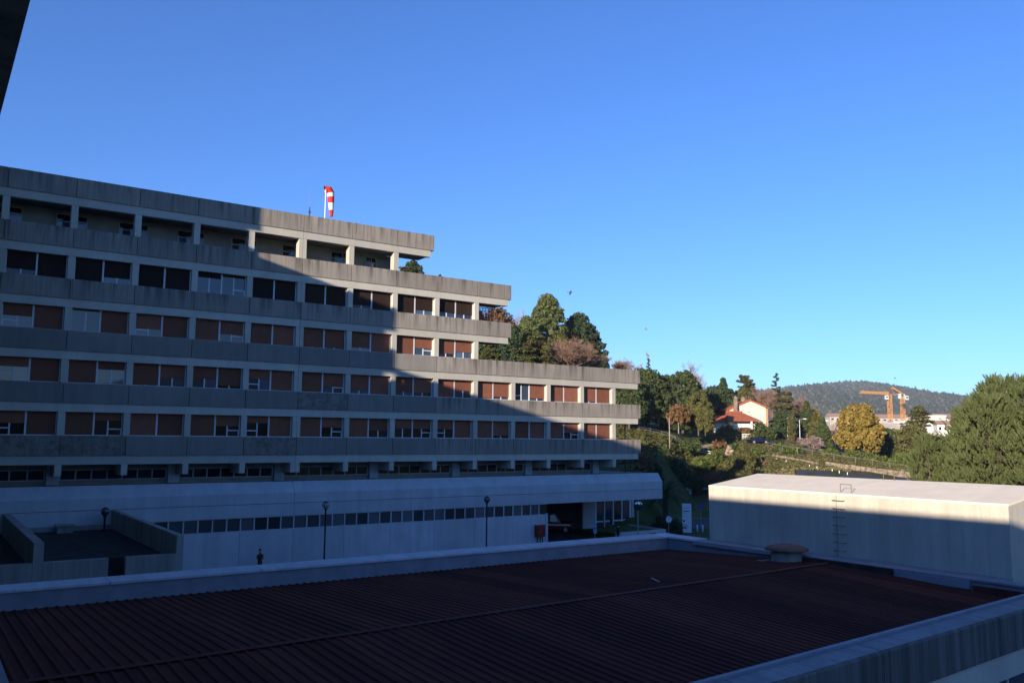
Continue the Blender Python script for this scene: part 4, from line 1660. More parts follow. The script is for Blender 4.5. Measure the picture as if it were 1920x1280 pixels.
q.tube((0, 0, 0), (0, 0, 2.4), 0.09, 0.09, 10)
o = link('marker_post', q.mesh('marker_post', M['red']), None, (p_.x, p_.y, p_.z))
tag(o, 'red post standing behind the parking boom', 'post')

# white marker posts along the upper road
lab = ['leftmost small white marker post on the bank above the pale box', 'white marker post second from the left above the pale box', 'white marker post at the left end of the dark road', 'white marker post just right of the one at the road end', 'white marker post by the middle of the dark road', 'white marker post right of the middle of the dark road', 'last white marker post towards the big pines']
for i, (c, r) in enumerate(((1454, 861), (1471, 864.5), (1514, 873), (1528, 876), (1556, 881), (1569, 884), (1584, 887))):
    d_ = 150.0
    for d2 in np.linspace(120, 185, 200):
        pz = at(c, d2)
        if abs(pz.z - hz(c, r + 2, d2)) < 0.08:
            d_ = d2
            break
    pz = at(c, d_)
    q = MB()
    q.lathe([(0.07, 0), (0.07, 0.42), (0.05, 0.48), (0.02, 0.5)], n=8)
    o = link('marker_post', q.mesh('marker_post', M['whitecloth'], True), None, pz)
    tag(o, lab[i], 'post', 'white marker posts along the upper road')


# ------------------------------------------------------------------ fences, garden walls, poles
def fence(name, pts, label, cat, h=1.1, post=2.6, rails=(1.05,), mat='metal', railr=0.035, mesh=True):
    P0 = at(*pts[0])
    t = thing(name, label, cat, P0)
    pm = MB()
    pm.tube((0, 0, -0.3), (0, 0, h + 0.05), 0.035, n=6)
    pm = pm.mesh('post', M[mat])
    P = []
    for (c0, d0), (c1, d1) in zip(pts, pts[1:]):
        ln = (at(c0, d0) - at(c1, d1)).length
        n = max(1, int(ln / post))
        for k in range(n):
            P.append(at(c0 + (c1 - c0) * k / n, d0 + (d1 - d0) * k / n))
    P.append(at(*pts[-1]))
    for p in P:
        link('post', pm, t, p - P0)
    for z in rails:
        q = MB()
        for a, b in zip(P, P[1:]):
            q.tube(a - P0 + Vector((0, 0, z)), b - P0 + Vector((0, 0, z)), railr, n=5)
        link('rail', q.mesh('rail', M[mat]), t)
    return t


M['palerail'] = plain('pale_rail', (0.20, 0.22, 0.20), 0.6, 0.1)
fence('garden_fence', [(1438, 171.5), (1520, 163), (1600, 156.5), (1695, 148)], 'long thin pale rail fence crossing the hillside garden', 'fence', 1.2, 3.0, (1.2,), 'palerail', 0.028)
fence('path_railing', [(1198, 172), (1240, 174.5), (1290, 174)], 'thin railing along the hillside path behind the hospital end', 'railing', 1.0, 2.6, (1.0, 0.55), 'palerail', 0.025)
fence('guard_rail', [(1306, 172), (1330, 170)], 'short white guard rail at the bend of the hillside path', 'railing', 0.9, 2.0, (0.9, 0.5), 'whitecloth', 0.06)


def stone_wall(pts, label, h=0.9, name='stone_wall'):
    P0 = at(*pts[0])
    t = thing(name, label, 'wall', P0)
    r_ = random.Random(len(pts) * 7)
    q = MB()
    for (c0, d0), (c1, d1) in zip(pts, pts[1:]):
        A, Bq = at(c0, d0), at(c1, d1)
        n = max(2, int((A - Bq).length / 0.8))
        for k in range(n):
            a, b = A.lerp(Bq, k / n) - P0, A.lerp(Bq, (k + 1) / n) - P0
            dr = (b - a).normalized()
            nn = Vector((dr.y, -dr.x, 0)) * 0.22
            for lv in range(2):
                z0, z1 = h * lv / 2 - (0.4 if lv == 0 else 0), h * (lv + 1) / 2 * r_.uniform(0.9, 1.08)
                g = 0.03
                jn = nn * r_.uniform(0.9, 1.25)
                aa, bb = a + dr * g, b - dr * g
                q.add([aa - jn + Vector((0, 0, z0)), bb - jn + Vector((0, 0, z0)), bb + jn + Vector((0, 0, z0)), aa + jn + Vector((0, 0, z0)), aa - jn + Vector((0, 0, z1)), bb - jn + Vector((0, 0, z1)), bb + jn + Vector((0, 0, z1)), aa + jn + Vector((0, 0, z1))],
                      [(4, 5, 6, 7), (0, 1, 5, 4), (1, 2, 6, 5), (2, 3, 7, 6), (3, 0, 4, 7)])
    o = link('stones', q.mesh('stones', M['stonewall']), t)
    o['kind'] = 'stuff'
    return t


stone_wall([(1447, 163), (1490, 157), (1530, 152.5)], 'low pale stone wall edging the bank beneath the fence', 0.6)
stone_wall([(1545, 152.2), (1600, 148.5), (1660, 144.5), (1722, 141)], 'long pale stone retaining wall beside the dark upper road', 0.85)


def pole(c, d, h, label, r=0.11, mat='palebark', name='utility_pole', cat='pole'):
    p = at(c, d)
    q = MB()
    q.tube((0, 0, -0.4), (0, 0, h), r, r * 0.75, 10)
    if name == 'utility_pole':
        q.tube((-0.5, 0, h - 0.35), (0.5, 0, h - 0.35), 0.05, n=6)
    o = link(name, q.mesh(name, M[mat], True), None, p)
    return tag(o, label, cat)


pole(1255, 163, 5.9, 'pale wooden utility pole on the grassy bank', 0.13)


def hill_lamp(c, d, h, arm, label):
    p = at(c, d)
    t = thing('street_lamp', label, 'street lamp', p, -YAW, 'bent arm lamps on the hillside road')
    q = MB()
    q.tube((0, 0, -0.3), (0, 0, h), 0.085, 0.06, 8)
    q.tube((0, 0, h), (arm * 0.7, 0, h + 0.22), 0.06, 0.05, 8)
    link('pole', q.mesh('pole', M['metal']), t)
    q = MB()
    q.box(arm * 0.7 - 0.1, arm * 0.7 + 0.55, -0.14, 0.14, h + 0.12, h + 0.28)
    link('lamp_head', q.mesh('lamp_head', M['whitecloth']), t)


hill_lamp(1498, 184, 5.0, 1.3, 'bent arm street lamp right of the narrow cypress')
hill_lamp(1475, 186, 4.7, 1.2, 'bent arm street lamp half hidden by the narrow cypress')
hill_lamp(1541, 205, 5.0, 1.2, 'bent arm street lamp behind the conical conifers')

# ------------------------------------------------------------------ houses
def local_thing(name, label, cat, c, d, z=None, turn=0.0, group=None):
    p = at(c, d)
    if z is not None:
        p.z = z
    return thing(name, label, cat, p, -YAW + turn, group)


def addq(t, name, build, mat, parent=None):
    q = MB()
    build(q)
    return link(name, q.mesh(name, M[mat]), parent or t)


# white gabled house; local x to the right, y away, z up; scale 0.119 m a pixel at 190 m
hs = local_thing('gabled_house', 'house with pale gable wall, two chimneys and a red tiled front wing', 'house', 1403, 190, 1.6)
ap = 8.85 - 1.6
addq(hs, 'gable_wall', lambda q: q.prism([(-4.2, -1), (3.9, -1), (3.9, 5.75), (0.3, ap), (-4.2, 5.35)], 0, 9, 'y'), 'pinkwall')
addq(hs, 'quoin', lambda q: q.box(3.902, 4.35, 0.02, 9, -1, 5.55), 'orangewall')
addq(hs, 'roof', lambda q: (q.prism([(0.3, ap + 0.02), (0.3, ap + 0.30), (4.65, 5.75), (4.65, 5.50)], -0.35, 9.3, 'y'), q.prism([(0.3, ap + 0.02), (-4.9, 5.0), (-4.9, 5.25), (0.3, ap + 0.30)], -0.35, 9.3, 'y')), 'tile')
for x, y, z0, z1, w_ in ((-3.1, -0.9, 3.0, 7.85, 0.36), (-0.4, 3.0, 6.0, 8.0, 0.36)):
    ch = addq(hs, 'chimney', lambda q: q.box(x - w_, x + w_, y - w_, y + w_, z0, z1), 'stonewall')
    addq(hs, 'chimney_cap', lambda q: q.prism([(x - w_ - .05, z1 + .002), (x + w_ + .05, z1 + .002), (x, z1 + 0.4)], y - w_, y + w_, 'y'), 'stonewall', ch)
for x in (-2.0, -1.5):
    wv = addq(hs, 'window', lambda q: q.box(x - 0.14, x + 0.14, -0.03, 0.02, 4.55, 4.95), 'glassdark')
addq(hs, 'vent_slot', lambda q: q.box(-0.1, 0.4, -0.03, 0.02, 4.65, 4.85), 'orangewall')
# front wing with garage doors
addq(hs, 'wing_wall', lambda q: q.box(-5.6, 0.5, -5.6, -0.01, -1.2, 2.85), 'whitewall')
addq(hs, 'wing_roof', lambda q: q.add([(-6.3, -6.5, 2.75), (0.9, -6.5, 2.75), (1.4, 0.0, 2.9), (-5.6, 0, 3.0), (-5.4, -1.6, 4.75), (-2.2, -1.6, 4.75), (-6.3, -6.5, 2.6), (0.9, -6.5, 2.6)], [(0, 1, 5, 4), (1, 2, 5), (2, 3, 4, 5), (3, 0, 4), (6, 7, 1, 0)]), 'tile')
addq(hs, 'ridge_tiles', lambda q: q.tube((-5.45, -1.6, 4.78), (-2.15, -1.6, 4.78), 0.14, n=6), 'tile')
for a, b in ((-4.3, -1.4), (-0.75, 0.2)):
    gd = addq(hs, 'garage_door', lambda q: q.box(a, b, -5.66, -5.61, -0.9, 2.0), 'whitecloth')
    addq(hs, 'lintel', lambda q: q.box(a - 0.15, b + 0.15, -5.68, -5.61, 2.02, 2.5), 'darkmetal', gd)
for x in (-1.1, 0.5):
    addq(hs, 'porch_post', lambda q: q.box(x - 0.16, x + 0.16, -6.35, -6.03, -1.2, 2.6), 'whitewall')
addq(hs, 'side_wing', lambda q: q.box(-8.0, -5.61, -3.5, 0.5, -1.2, 2.3), 'whitewall')
addq(hs, 'side_roof', lambda q: q.prism([(-4.2, 2.31), (0.9, 2.31), (-1.6, 3.9)], -8.5, -5.7, 'x'), 'tile')
addq(hs, 'garden_wall', lambda q: (q.box(-3.4, 3.0, -9.0, -8.6, -3.8, -0.2)), 'brick')
gt = local_thing('lattice_gate', 'small white lattice gate in the shade below the house', 'gate', 1399, 178.6, 0.3)
addq(gt, 'rail', lambda q: [q.box(-1.0, 1.0, -0.03, 0.03, z, z + 0.08) for z in (0.05, 0.55, 1.05)], 'whitecloth')
for k in range(7):
    addq(gt, 'picket', lambda q: q.box(-1.0 + k * 0.31, -0.92 + k * 0.31, -0.06, -0.031, 0, 1.2), 'whitecloth')

# brick shed with faded roof
sh = local_thing('garden_shed', 'low brick garden shed with a faded tile roof by the street lamp', 'shed', 1516, 192)
addq(sh, 'wall', lambda q: q.box(-1.1, 1.1, -1, 1, -0.3, 1.0), 'brick')
addq(sh, 'roof', lambda q: q.prism([(-1.5, 0.95), (1.5, 0.95), (0.0, 1.65)], -1.5, 1.5, 'x'), 'tilepale')


def far_house(c, row, d, w, h, dep, label, wall='whitewall', roof='tilepale', pitched=True, turn=0.0, wins=2, name='far_house', cat='house'):
    z = hz(c, row, d)
    lat = (c - 960) / 1597.2 * d
    t = thing(name, label, cat, (XR * d + YR * lat, YR * d - XR * lat, z), -YAW + turn, 'houses and sheds in the valley')
    addq(t, 'wall', lambda q: q.box(-w / 2, w / 2, -dep / 2, dep / 2, -12, h), wall)
    if pitched:
        addq(t, 'roof', lambda q: q.prism([(-dep / 2 - 0.5, h + 0.01), (dep / 2 + 0.5, h + 0.01), (0, h + dep * 0.28)], -w / 2 - 0.4, w / 2 + 0.4, 'x'), roof)
    else:
        addq(t, 'roof', lambda q: q.box(-w / 2 - 0.4, w / 2 + 0.4, -dep / 2 - 0.4, dep / 2 + 0.4, h + 0.01, h + 0.9), roof)
    for k in range(wins):
        x = -w / 2 + w * (k + 0.5) / wins
        wv = addq(t, 'window', lambda q: q.box(x - w / wins * 0.22, x + w / wins * 0.22, -dep / 2 - 0.06, -dep / 2 + 0.02, h * 0.35, h * 0.72), 'glassdark')
    return t


M['conc_far'] = plain('new_concrete', (0.42, 0.38, 0.34), 0.9, 0.12, 0.3)
far_house(1658, 803, 640, 26, 3.2, 12, 'raw concrete block at the foot of the left crane', 'conc_far', 'conc_far', False, 0.2, 4)
far_house(1690, 802, 660, 17, 4.6, 12, 'pale concrete block under the right crane tower', 'whitewall', 'conc_far', False, -0.1, 3)
far_house(1652, 812, 560, 14, 4.5, 10, 'grey site building in front of the left crane', 'conc_far', 'conc_far', False, 0.3, 3)
far_house(1662, 792, 900, 30, 4, 16, 'long low shed with reddish roof left behind the cranes', 'conc_far', 'tilepale', True, 0.0, 5)
far_house(1570, 791, 900, 22, 5, 14, 'pale shed with reddish roof behind the golden tree', 'conc_far', 'tilepale', True, 0.0, 4)
far_house(1732, 806, 520, 12, 3.4, 9, 'white house with slanting roof right of the flat cedar', 'whitewall', 'tilepale', True, 0.5, 3)
far_house(1753, 812, 480, 6.0, 9.0, 8, 'narrow white house with a tall chimney beside the young pines', 'whitewall', 'whitewall', False, 0.2, 2)
far_house(1766, 812, 470, 8, 4.6, 8, 'white house with a low roof left of the big pine', 'whitewall', 'tilepale', True, -0.2, 3)
far_house(1744, 812, 500, 9, 5.4, 9, 'white house between the cedar and the young pines', 'whitewall', 'tilepale', True, 0.0, 2)
far_house(1765, 787, 1000, 22, 3.5, 12, 'distant white building on the slope above the white houses', 'whitewall', 'tilepale', True, 0.1, 4)
far_house(1774, 791, 950, 14, 3, 12, 'small distant pale building next to the big pine', 'whitewall', 'tilepale', True, 0.1, 3)
far_house(1700, 788, 1050, 40, 3.0, 12, 'distant roof line hidden behind the flat cedar', 'conc_far', 'tilepale', True, 0.0, 5)


# ------------------------------------------------------------------ tower cranes
def crane(c, row_base, row_top, d, label, jib_dir, jib_len, ctr_len, jib_rise, cab_side):
    z0, z1 = hz(c, row_base, d), hz(c, row_top, d)
    lat = (c - 960) / 1597.2 * d
    t = thing('tower_crane', label, 'crane', (XR * d + YR * lat, YR * d - XR * lat, z0), -YAW, 'yellow tower cranes in the valley')
    h = z1 - z0
    w = 1.25
    q = MB()
    for sx in (-1, 1):
        for sy in (-1, 1):
            q.box(sx * w - 0.16, sx * w + 0.16, sy * w - 0.16, sy * w + 0.16, -6, h)
    n = int(h / 2.3)
    for k in range(n):
        a, b = h * k / n, h * (k + 1) / n
        s = 1 if k % 2 else -1
        for sy in (-1, 1):
            q.tube((-w * s, sy * w, a), (w * s, sy * w, b), 0.12, n=4)
            q.tube((sy * w, -w * s, a), (sy * w, w * s, b), 0.12, n=4)
    link('tower', q.mesh('tower', M['yellow']), t)
    dx, dy = jib_dir
    dv = Vector((dx, dy, 0)).normalized()
    nv = Vector((-dv.y, dv.x, 0))
    q = MB()
    up = Vector((0, 0, 1))
    base = up * (h + 0.4)

    def chord(l0, l1, off, zz0, zz1, r):
        q.tube(base + dv * l0 + nv * off + up * zz0, base + dv * l1 + nv * off * 0.8 + up * zz1, r, r, 4)
    for off in (-0.9, 0.9):
        chord(0, jib_len, off, 0, jib_rise, 0.19)
    chord(0, jib_len, 0, 2.0, jib_rise + 1.5, 0.19)
    m_ = int(jib_len / 2.2)
    for k in range(m_):
        for off in (-0.9, 0.9):
            a, b = jib_len * k / m_, jib_len * (k + 0.5) / m_
            c2 = jib_len * (k + 1) / m_
            q.tube(base + dv * a + nv * off + up * (jib_rise * a / jib_len), base + dv * b + up * (1.9 + jib_rise * b / jib_len), 0.15, n=4)
            q.tube(base + dv * b + up * (1.9 + jib_rise * b / jib_len), base + dv * c2 + nv * off + up * (jib_rise * c2 / jib_len), 0.15, n=4)
    link('jib', q.mesh('jib', M['yellow']), t)
    q = MB()
    for off in (-0.8, 0.8):
        q.tube(base + nv * off, base - dv * ctr_len + nv * off, 0.25, n=4)
    for k in range(5):
        q.tube(base - dv * (ctr_len * k / 5) + nv * 0.8, base - dv * (ctr_len * (k + 1) / 5) - nv * 0.8, 0.16, n=4)
    link('counter_jib', q.mesh('counter_jib', M['yellow']), t)
    q = MB()
    c0 = base - dv * (ctr_len - 1.5)
    q.box(c0.x - 0.9, c0.x + 0.9, c0.y - 0.9, c0.y + 0.9, c0.z - 3.0, c0.z + 0.8)
    link('counterweight', q.mesh('counterweight', M['signwhite']), t)
    q = MB()
    q.tube(base, base + up * 3.4, 0.8, 0.25, 4)
    link('peak', q.mesh('peak', M['red']), t)
    cb = addq(t, 'cab', lambda q: q.box(cab_side * 3.0 - 1.1, cab_side * 3.0 + 1.1, -2.4, -0.4, h - 3.6, h - 0.4), 'whitecloth')
    addq(t, 'cab_window', lambda q: q.box(cab_side * 3.0 - 0.8, cab_side * 3.0 + 0.8, -2.45, -2.401, h - 2.6, h - 1.0), 'glass', cb)


crane(1668, 808, 741, 690, 'yellow tower crane with its jib pointing left', (-1, -0.25), 27, 11, 0.6, -1)
crane(1692, 806, 742, 720, 'yellow tower crane with its jib coming forward and red tip', (-0.85, -1.0), 27, 5.5, 4.0, 1)

# ------------------------------------------------------------------ birds
def gull(c, row, d, span, roll, yaw, pitch, label, mat='bird', flex=0.12):
    lat = (c - 960) / 1597.2 * d
    t = thing('gull', label, 'bird', (XR * d + YR * lat, YR * d - XR * lat, hz(c, row, d)), yaw)
    t.rotation_euler = (pitch, roll, yaw)
    s = span / 2
    q = MB()
    prof = [(0.005, -0.26), (0.035, -0.22), (0.055, -0.10), (0.06, 0.0), (0.04, 0.14), (0.02, 0.24)]
    Vb = []
    for r, y in prof:
        for k in range(8):
            a = 2 * math.pi * k / 8
            Vb.append((r * math.cos(a), y, r * math.sin(a)))
    q.add(Vb, [(i * 8 + k, i * 8 + (k + 1) % 8, (i + 1) * 8 + (k + 1) % 8, (i + 1) * 8 + k) for i in range(5) for k in range(8)])
    q.add([(-0.02, 0.22, 0.01), (0.02, 0.22, 0.01), (0.09, 0.40, 0.01), (-0.09, 0.40, 0.01)], [(0, 1, 2, 3)])
    link('body', q.mesh('body', M[mat], True), t)
    for sg in (-1, 1):
        q = MB()
        st = [(0.03, -0.11, 0.12, 0.03), (s * 0.45, -0.16, 0.08, flex), (s * 0.75, -0.08, 0.08, flex * 0.8), (s, 0.10, 0.13, flex * 0.3)]
        Vt = []
        for x, y0, y1, z in st:
            Vt += [(sg * x, y0, z), (sg * x, y1, z - 0.005), (sg * x, (y0 + y1) / 2, z + 0.015)]
        F_ = []
        for i in range(3):
            a, b = i * 3, (i + 1) * 3
            F_ += [(a, b, b + 2, a + 2), (a + 2, b + 2, b + 1, a + 1), (a, a + 1, b + 1, b)]
        q.add(Vt, F_)
        w = link('wing', q.mesh('wing', M[mat]), t)
    return t


gull(1070, 546, 105, 1.05, 0.42, 1.2, 0.1, 'dark gull gliding above the tall pines', 'birddark', -0.16)
gull(1213, 617, 110, 0.95, -0.55, 0.9, 0.0, 'small pale gull in the open sky right of the pines', 'bird', 0.1)
gull(1217, 667, 105, 1.25, 1.25, 0.5, 0.3, 'gull with arched wings right above the spiky treetop', 'bird', -0.35)
gull(1680, 709.5, 150, 1.2, -0.25, 0.9, 0.0, 'tiny pale gull over the cranes', 'bird', 0.08)


# ================================================================== TREES AND SHRUBS
RNG = np.random.default_rng(21)


def unit(v):
    return v / np.maximum(np.linalg.norm(v, axis=-1, keepdims=True), 1e-9)


def leaves(C, R, per, size, shell=0.55, flat=1.0, up=0.3, elong=1.5, jitter=0.8, mat=None, name='crown', rng=RNG):
    """separate leaf-sized quads spread through clumps; C (n,3), R (n,)"""
    n = len(C)
    C = np.repeat(C, per, 0)
    R = np.repeat(np.asarray(R), per)
    dr = unit(rng.normal(size=(len(C), 3)))
    rad = R * (shell + (1 - shell) * rng.random(len(C)))
    off = dr * rad[:, None]
    off[:, 2] *= flat
    P = C + off
    nrm = unit(dr * 0.7 + rng.normal(size=dr.shape) * jitter + np.array([0, 0, up]))
    tan = unit(np.cross(nrm, rng.normal(size=dr.shape)))
    bit = np.cross(nrm, tan)
    s = size * (0.55 + 0.9 * rng.random(len(C)))
    a = tan * (s * elong * 0.5)[:, None]
    b = bit * (s * 0.5)[:, None]
    Vq = np.stack([P - a - b * 0.6, P + a * 0.2 - b, P + a, P - a * 0.1 + b], 1).reshape(-1, 3)
    return npmesh(name, Vq, 4, mat)


def tufts(C, A, L, per, nl, w, mat, name='crown', spread=0.55, rng=RNG):
    """brush-like needle tufts: C base points, A axes, L shoot lengths"""
    n = len(C)
    C = np.repeat(C, per, 0)
    A = np.repeat(A, per, 0)
    Ls = np.repeat(L, per)
    t = rng.random(len(C))
    B = C + A * (Ls * t)[:, None]
    d = unit(A * (0.55 + 0.6 * t)[:, None] + unit(rng.normal(size=A.shape)) * spread)
    ln = nl * (0.7 + 0.6 * rng.random(len(C)))
    T = B + d * ln[:, None]
    side = unit(np.cross(d, rng.normal(size=d.shape))) * (w * (0.7 + 0.6 * rng.random(len(C))))[:, None]
    Vq = np.stack([B - side, B + side, T], 1).reshape(-1, 3)
    return npmesh(name, Vq, 3, mat)


def trunk_mesh(h, r, limbs, mat='bark', lean=0.0, name='trunk'):
    q = MB()
    p = Vector((0, 0, -0.5))
    n = 5
    for k in range(n):
        z = h * (k + 1) / n
        p2 = Vector((lean * (z / h) ** 2 + random.uniform(-.05, .05) * r * 2, random.uniform(-.05, .05) * r * 2, z))
        q.tube(p, p2, r * (1 - k / n * 0.8), r * (1 - (k + 1) / n * 0.8), 7, caps=False)
        p = p2
    for (z, dx, dy, dz, rr) in limbs:
        q.tube((lean * (z / h) ** 2, 0, z), (dx, dy, z + dz), rr, rr * 0.3, 5, caps=False)
    return q.mesh(name, M[mat], True)


random.seed(3)


def tree(name, label, cat, c, d, top_row, width_px, kind, mat, base=None, group=None, dens=1.0, low=0.0, bark='bark', seed=0, sizef=1.0, base_d=None):
    p = at(c, d)
    if base is not None:
        p.z = hz(c, base, d)
    h = hz(c, top_row, d) - p.z
    w = width_px * d / 1597.2
    R = w / 2
    rng = np.random.default_rng(1000 + seed + int(c))
    t = thing(name, label, cat, p, rng.uniform(0, 0.3), group)
    z0 = low * h
    limbs = []
    px = d / 1597.2 * 1.9           # size of a rendered pixel there
    if kind == 'dome':              # broad uneven crown of many clumps, widest below the middle
        n = int(120 * dens)
        f = rng.random(n) ** 0.9
        env = np.where(f > 0.36, np.sqrt(np.clip(1 - ((f - 0.36) / 0.66) ** 2, 0, 1)), np.sqrt(np.clip(1 - ((0.36 - f) / 0.55) ** 2, 0, 1)))
        ang = rng.uniform(0, 2 * np.pi, n)
        lump = 1 + 0.12 * np.sin(ang * 4 + f * 8 + seed) + 0.08 * np.sin(ang * 9 - f * 15)
        rr_ = R * 0.92 * env * lump * (0.35 + 0.65 * rng.random(n) ** 0.5)
        C = np.stack([rr_ * np.cos(ang), rr_ * np.sin(ang), z0 + 0.04 * h + (h - z0) * 0.93 * f], 1)
        rr = np.full(n, min(R, h * .5) * (0.17 if dens > 1.9 else 0.205)) * rng.uniform(0.45, 1.5, n)
        me = leaves(C, rr, int((46 if dens > 1.9 else 66) * dens ** 0.5) + 10, 1.5 * px * sizef, mat=M[mat], rng=rng)
        limbs = [(h * rng.uniform(.2, .6), rng.uniform(-.6, .6) * R, rng.uniform(-.6, .6) * R, h * .25, 0.09 * R ** .5) for _ in range(6)]
        tm = trunk_mesh(h * 0.8, max(0.12, 0.025 * h), limbs, bark)
    elif kind == 'pine':            # clumps at branch ends, ragged outline
        n = int(150 * dens)
        zz = z0 + (h - z0) * rng.random(n) ** 0.8
        f = (zz - z0) / (h - z0)
        env = np.minimum(1, 1.3 * (1 - f) ** 0.6) * (0.8 + 0.2 * np.minimum(1, f * 3))
        ang = rng.uniform(0, 2 * np.pi, n)
        rr_ = R * env * (0.35 + 0.65 * rng.random(n) ** 0.6)
        C = np.stack([rr_ * np.cos(ang), rr_ * np.sin(ang), zz], 1)
        rr = R * 0.145 * rng.uniform(0.5, 1.5, n)
        me = leaves(C, rr, int(52 * dens ** 0.3) + 10, 1.4 * px * sizef, flat=0.7, elong=1.8, up=0.5, mat=M[mat], rng=rng)
        limbs = [(max(0.3, C[i, 2] - 0.12 * h), C[i, 0], C[i, 1], 0.12 * h, 0.012 * h) for i in range(0, n, 3)]
        tm = trunk_mesh(h * 0.95, 0.028 * h, limbs, bark)
    elif kind == 'cone':
        n = int(80 * dens)
        f = rng.random(n) ** 1.3
        env = (1 - f) ** 0.85 + 0.04
        ang = rng.uniform(0, 2 * np.pi, n)
        rr_ = R * env * (0.55 + 0.4 * rng.random(n))
        C = np.stack([rr_ * np.cos(ang), rr_ * np.sin(ang), z0 + (h - z0) * f], 1)
        rr = R * (0.16 + 0.16 * (1 - f)) * rng.uniform(0.8, 1.3, n)
        me = leaves(C, rr, int(75 * dens) + 10, 1.3 * px * sizef, elong=1.8, up=0.1, mat=M[mat], rng=rng)
        tm = trunk_mesh(h * 0.95, 0.025 * h, [], bark)
    elif kind == 'column':
        n = int(60 * dens)
        f = rng.random(n)
        env = np.minimum(1, (1 - f) * 4) * np.minimum(1, .6 + f * 2)
        ang = rng.uniform(0, 2 * np.pi, n)
        C = np.stack([R * .7 * env * np.cos(ang), R * .7 * env * np.sin(ang), z0 + (h - z0) * f * .97], 1)
        me = leaves(C, R * 0.36 * rng.uniform(.7, 1.2, n), int(50 * dens), 1.1 * px * sizef, elong=2.2, up=0.6, mat=M[mat], rng=rng)
        tm = trunk_mesh(h * 0.8, 0.1, [], bark)
    elif kind == 'cedar':           # flat tiers with gaps
        C, rr, limbs = [], [], []
        nb = int(46 * dens)
        for b in range(nb):
            f = ((b + rng.random()) / nb) ** 0.85
            f = 0.38 * f + 0.62 * (round(f * 6) / 6)          # branches gather loosely into shelves
            z = z0 + (h - z0) * min(f, 0.97)
            env = R * (1 - 0.80 * f ** 1.8)
            ang = rng.uniform(0, 2 * np.pi)
            ln = env * rng.uniform(0.45, 1.12)
            dz = rng.uniform(-0.015, 0.03) * h
            for s in np.linspace(0.3, 1, 5):
                C.append((ln * s * math.cos(ang) + rng.normal(0, .05 * R), ln * s * math.sin(ang) + rng.normal(0, .05 * R), z + dz * s + rng.normal(0, 0.010 * h)))
                rr.append(R * 0.14 * rng.uniform(0.6, 1.3))
            limbs.append((z, ln * .9 * math.cos(ang), ln * .9 * math.sin(ang), dz, 0.008 * h))
        me = leaves(np.array(C), np.array(rr), int(26 * dens) + 6, 1.3 * px * sizef, flat=0.22, up=1.1, elong=1.9, jitter=0.5, mat=M[mat], rng=rng)
        tm = trunk_mesh(h * 0.98, 0.028 * h, limbs, bark)
    elif kind == 'spire':           # thin sparse conifer leader
        C, rr, limbs = [], [], []
        for k in range(int(26 * dens)):
            f = k / (26 * dens)
            z = z0 + (h - z0) * f
            ln = R * (1 - f) ** 0.9 * rng.uniform(0.55, 1.1) + 0.05
            ang = rng.uniform(0, 2 * np.pi)
            for s in (0.4, 0.75, 1.0):
                C.append((ln * s * math.cos(ang), ln * s * math.sin(ang), z + ln * s * 0.15))
                rr.append(max(0.10, R * 0.09))
            limbs.append((z, ln * math.cos(ang), ln * math.sin(ang), ln * .15, 0.03))
        me = leaves(np.array(C), np.array(rr), int(22 * dens), 1.0 * px * sizef, flat=0.5, elong=2.0, mat=M[mat], rng=rng)
        tm = trunk_mesh(h, max(0.06, 0.012 * h), limbs, bark)
    elif kind == 'shrub':
        n = int(40 * dens)
        u = unit(rng.normal(size=(n, 3)))
        u[:, 2] = np.abs(u[:, 2])
        C = u * (0.3 + 0.6 * rng.random(n))[:, None] * np.array([R, R, h * 0.8])
        me = leaves(C, np.full(n, min(R, h) * 0.3) * rng.uniform(.7, 1.3, n), int(55 * dens), 1.3 * px * sizef, mat=M[mat], rng=rng)
        tm = trunk_mesh(max(0.3, h * 0.5), 0.06, [(0.2, rng.uniform(-.4, .4) * R, rng.uniform(-.4, .4) * R, h * .5, 0.035) for _ in range(4)], bark)
    link('trunk', tm, t)
    link('crown', me, t)
    return t


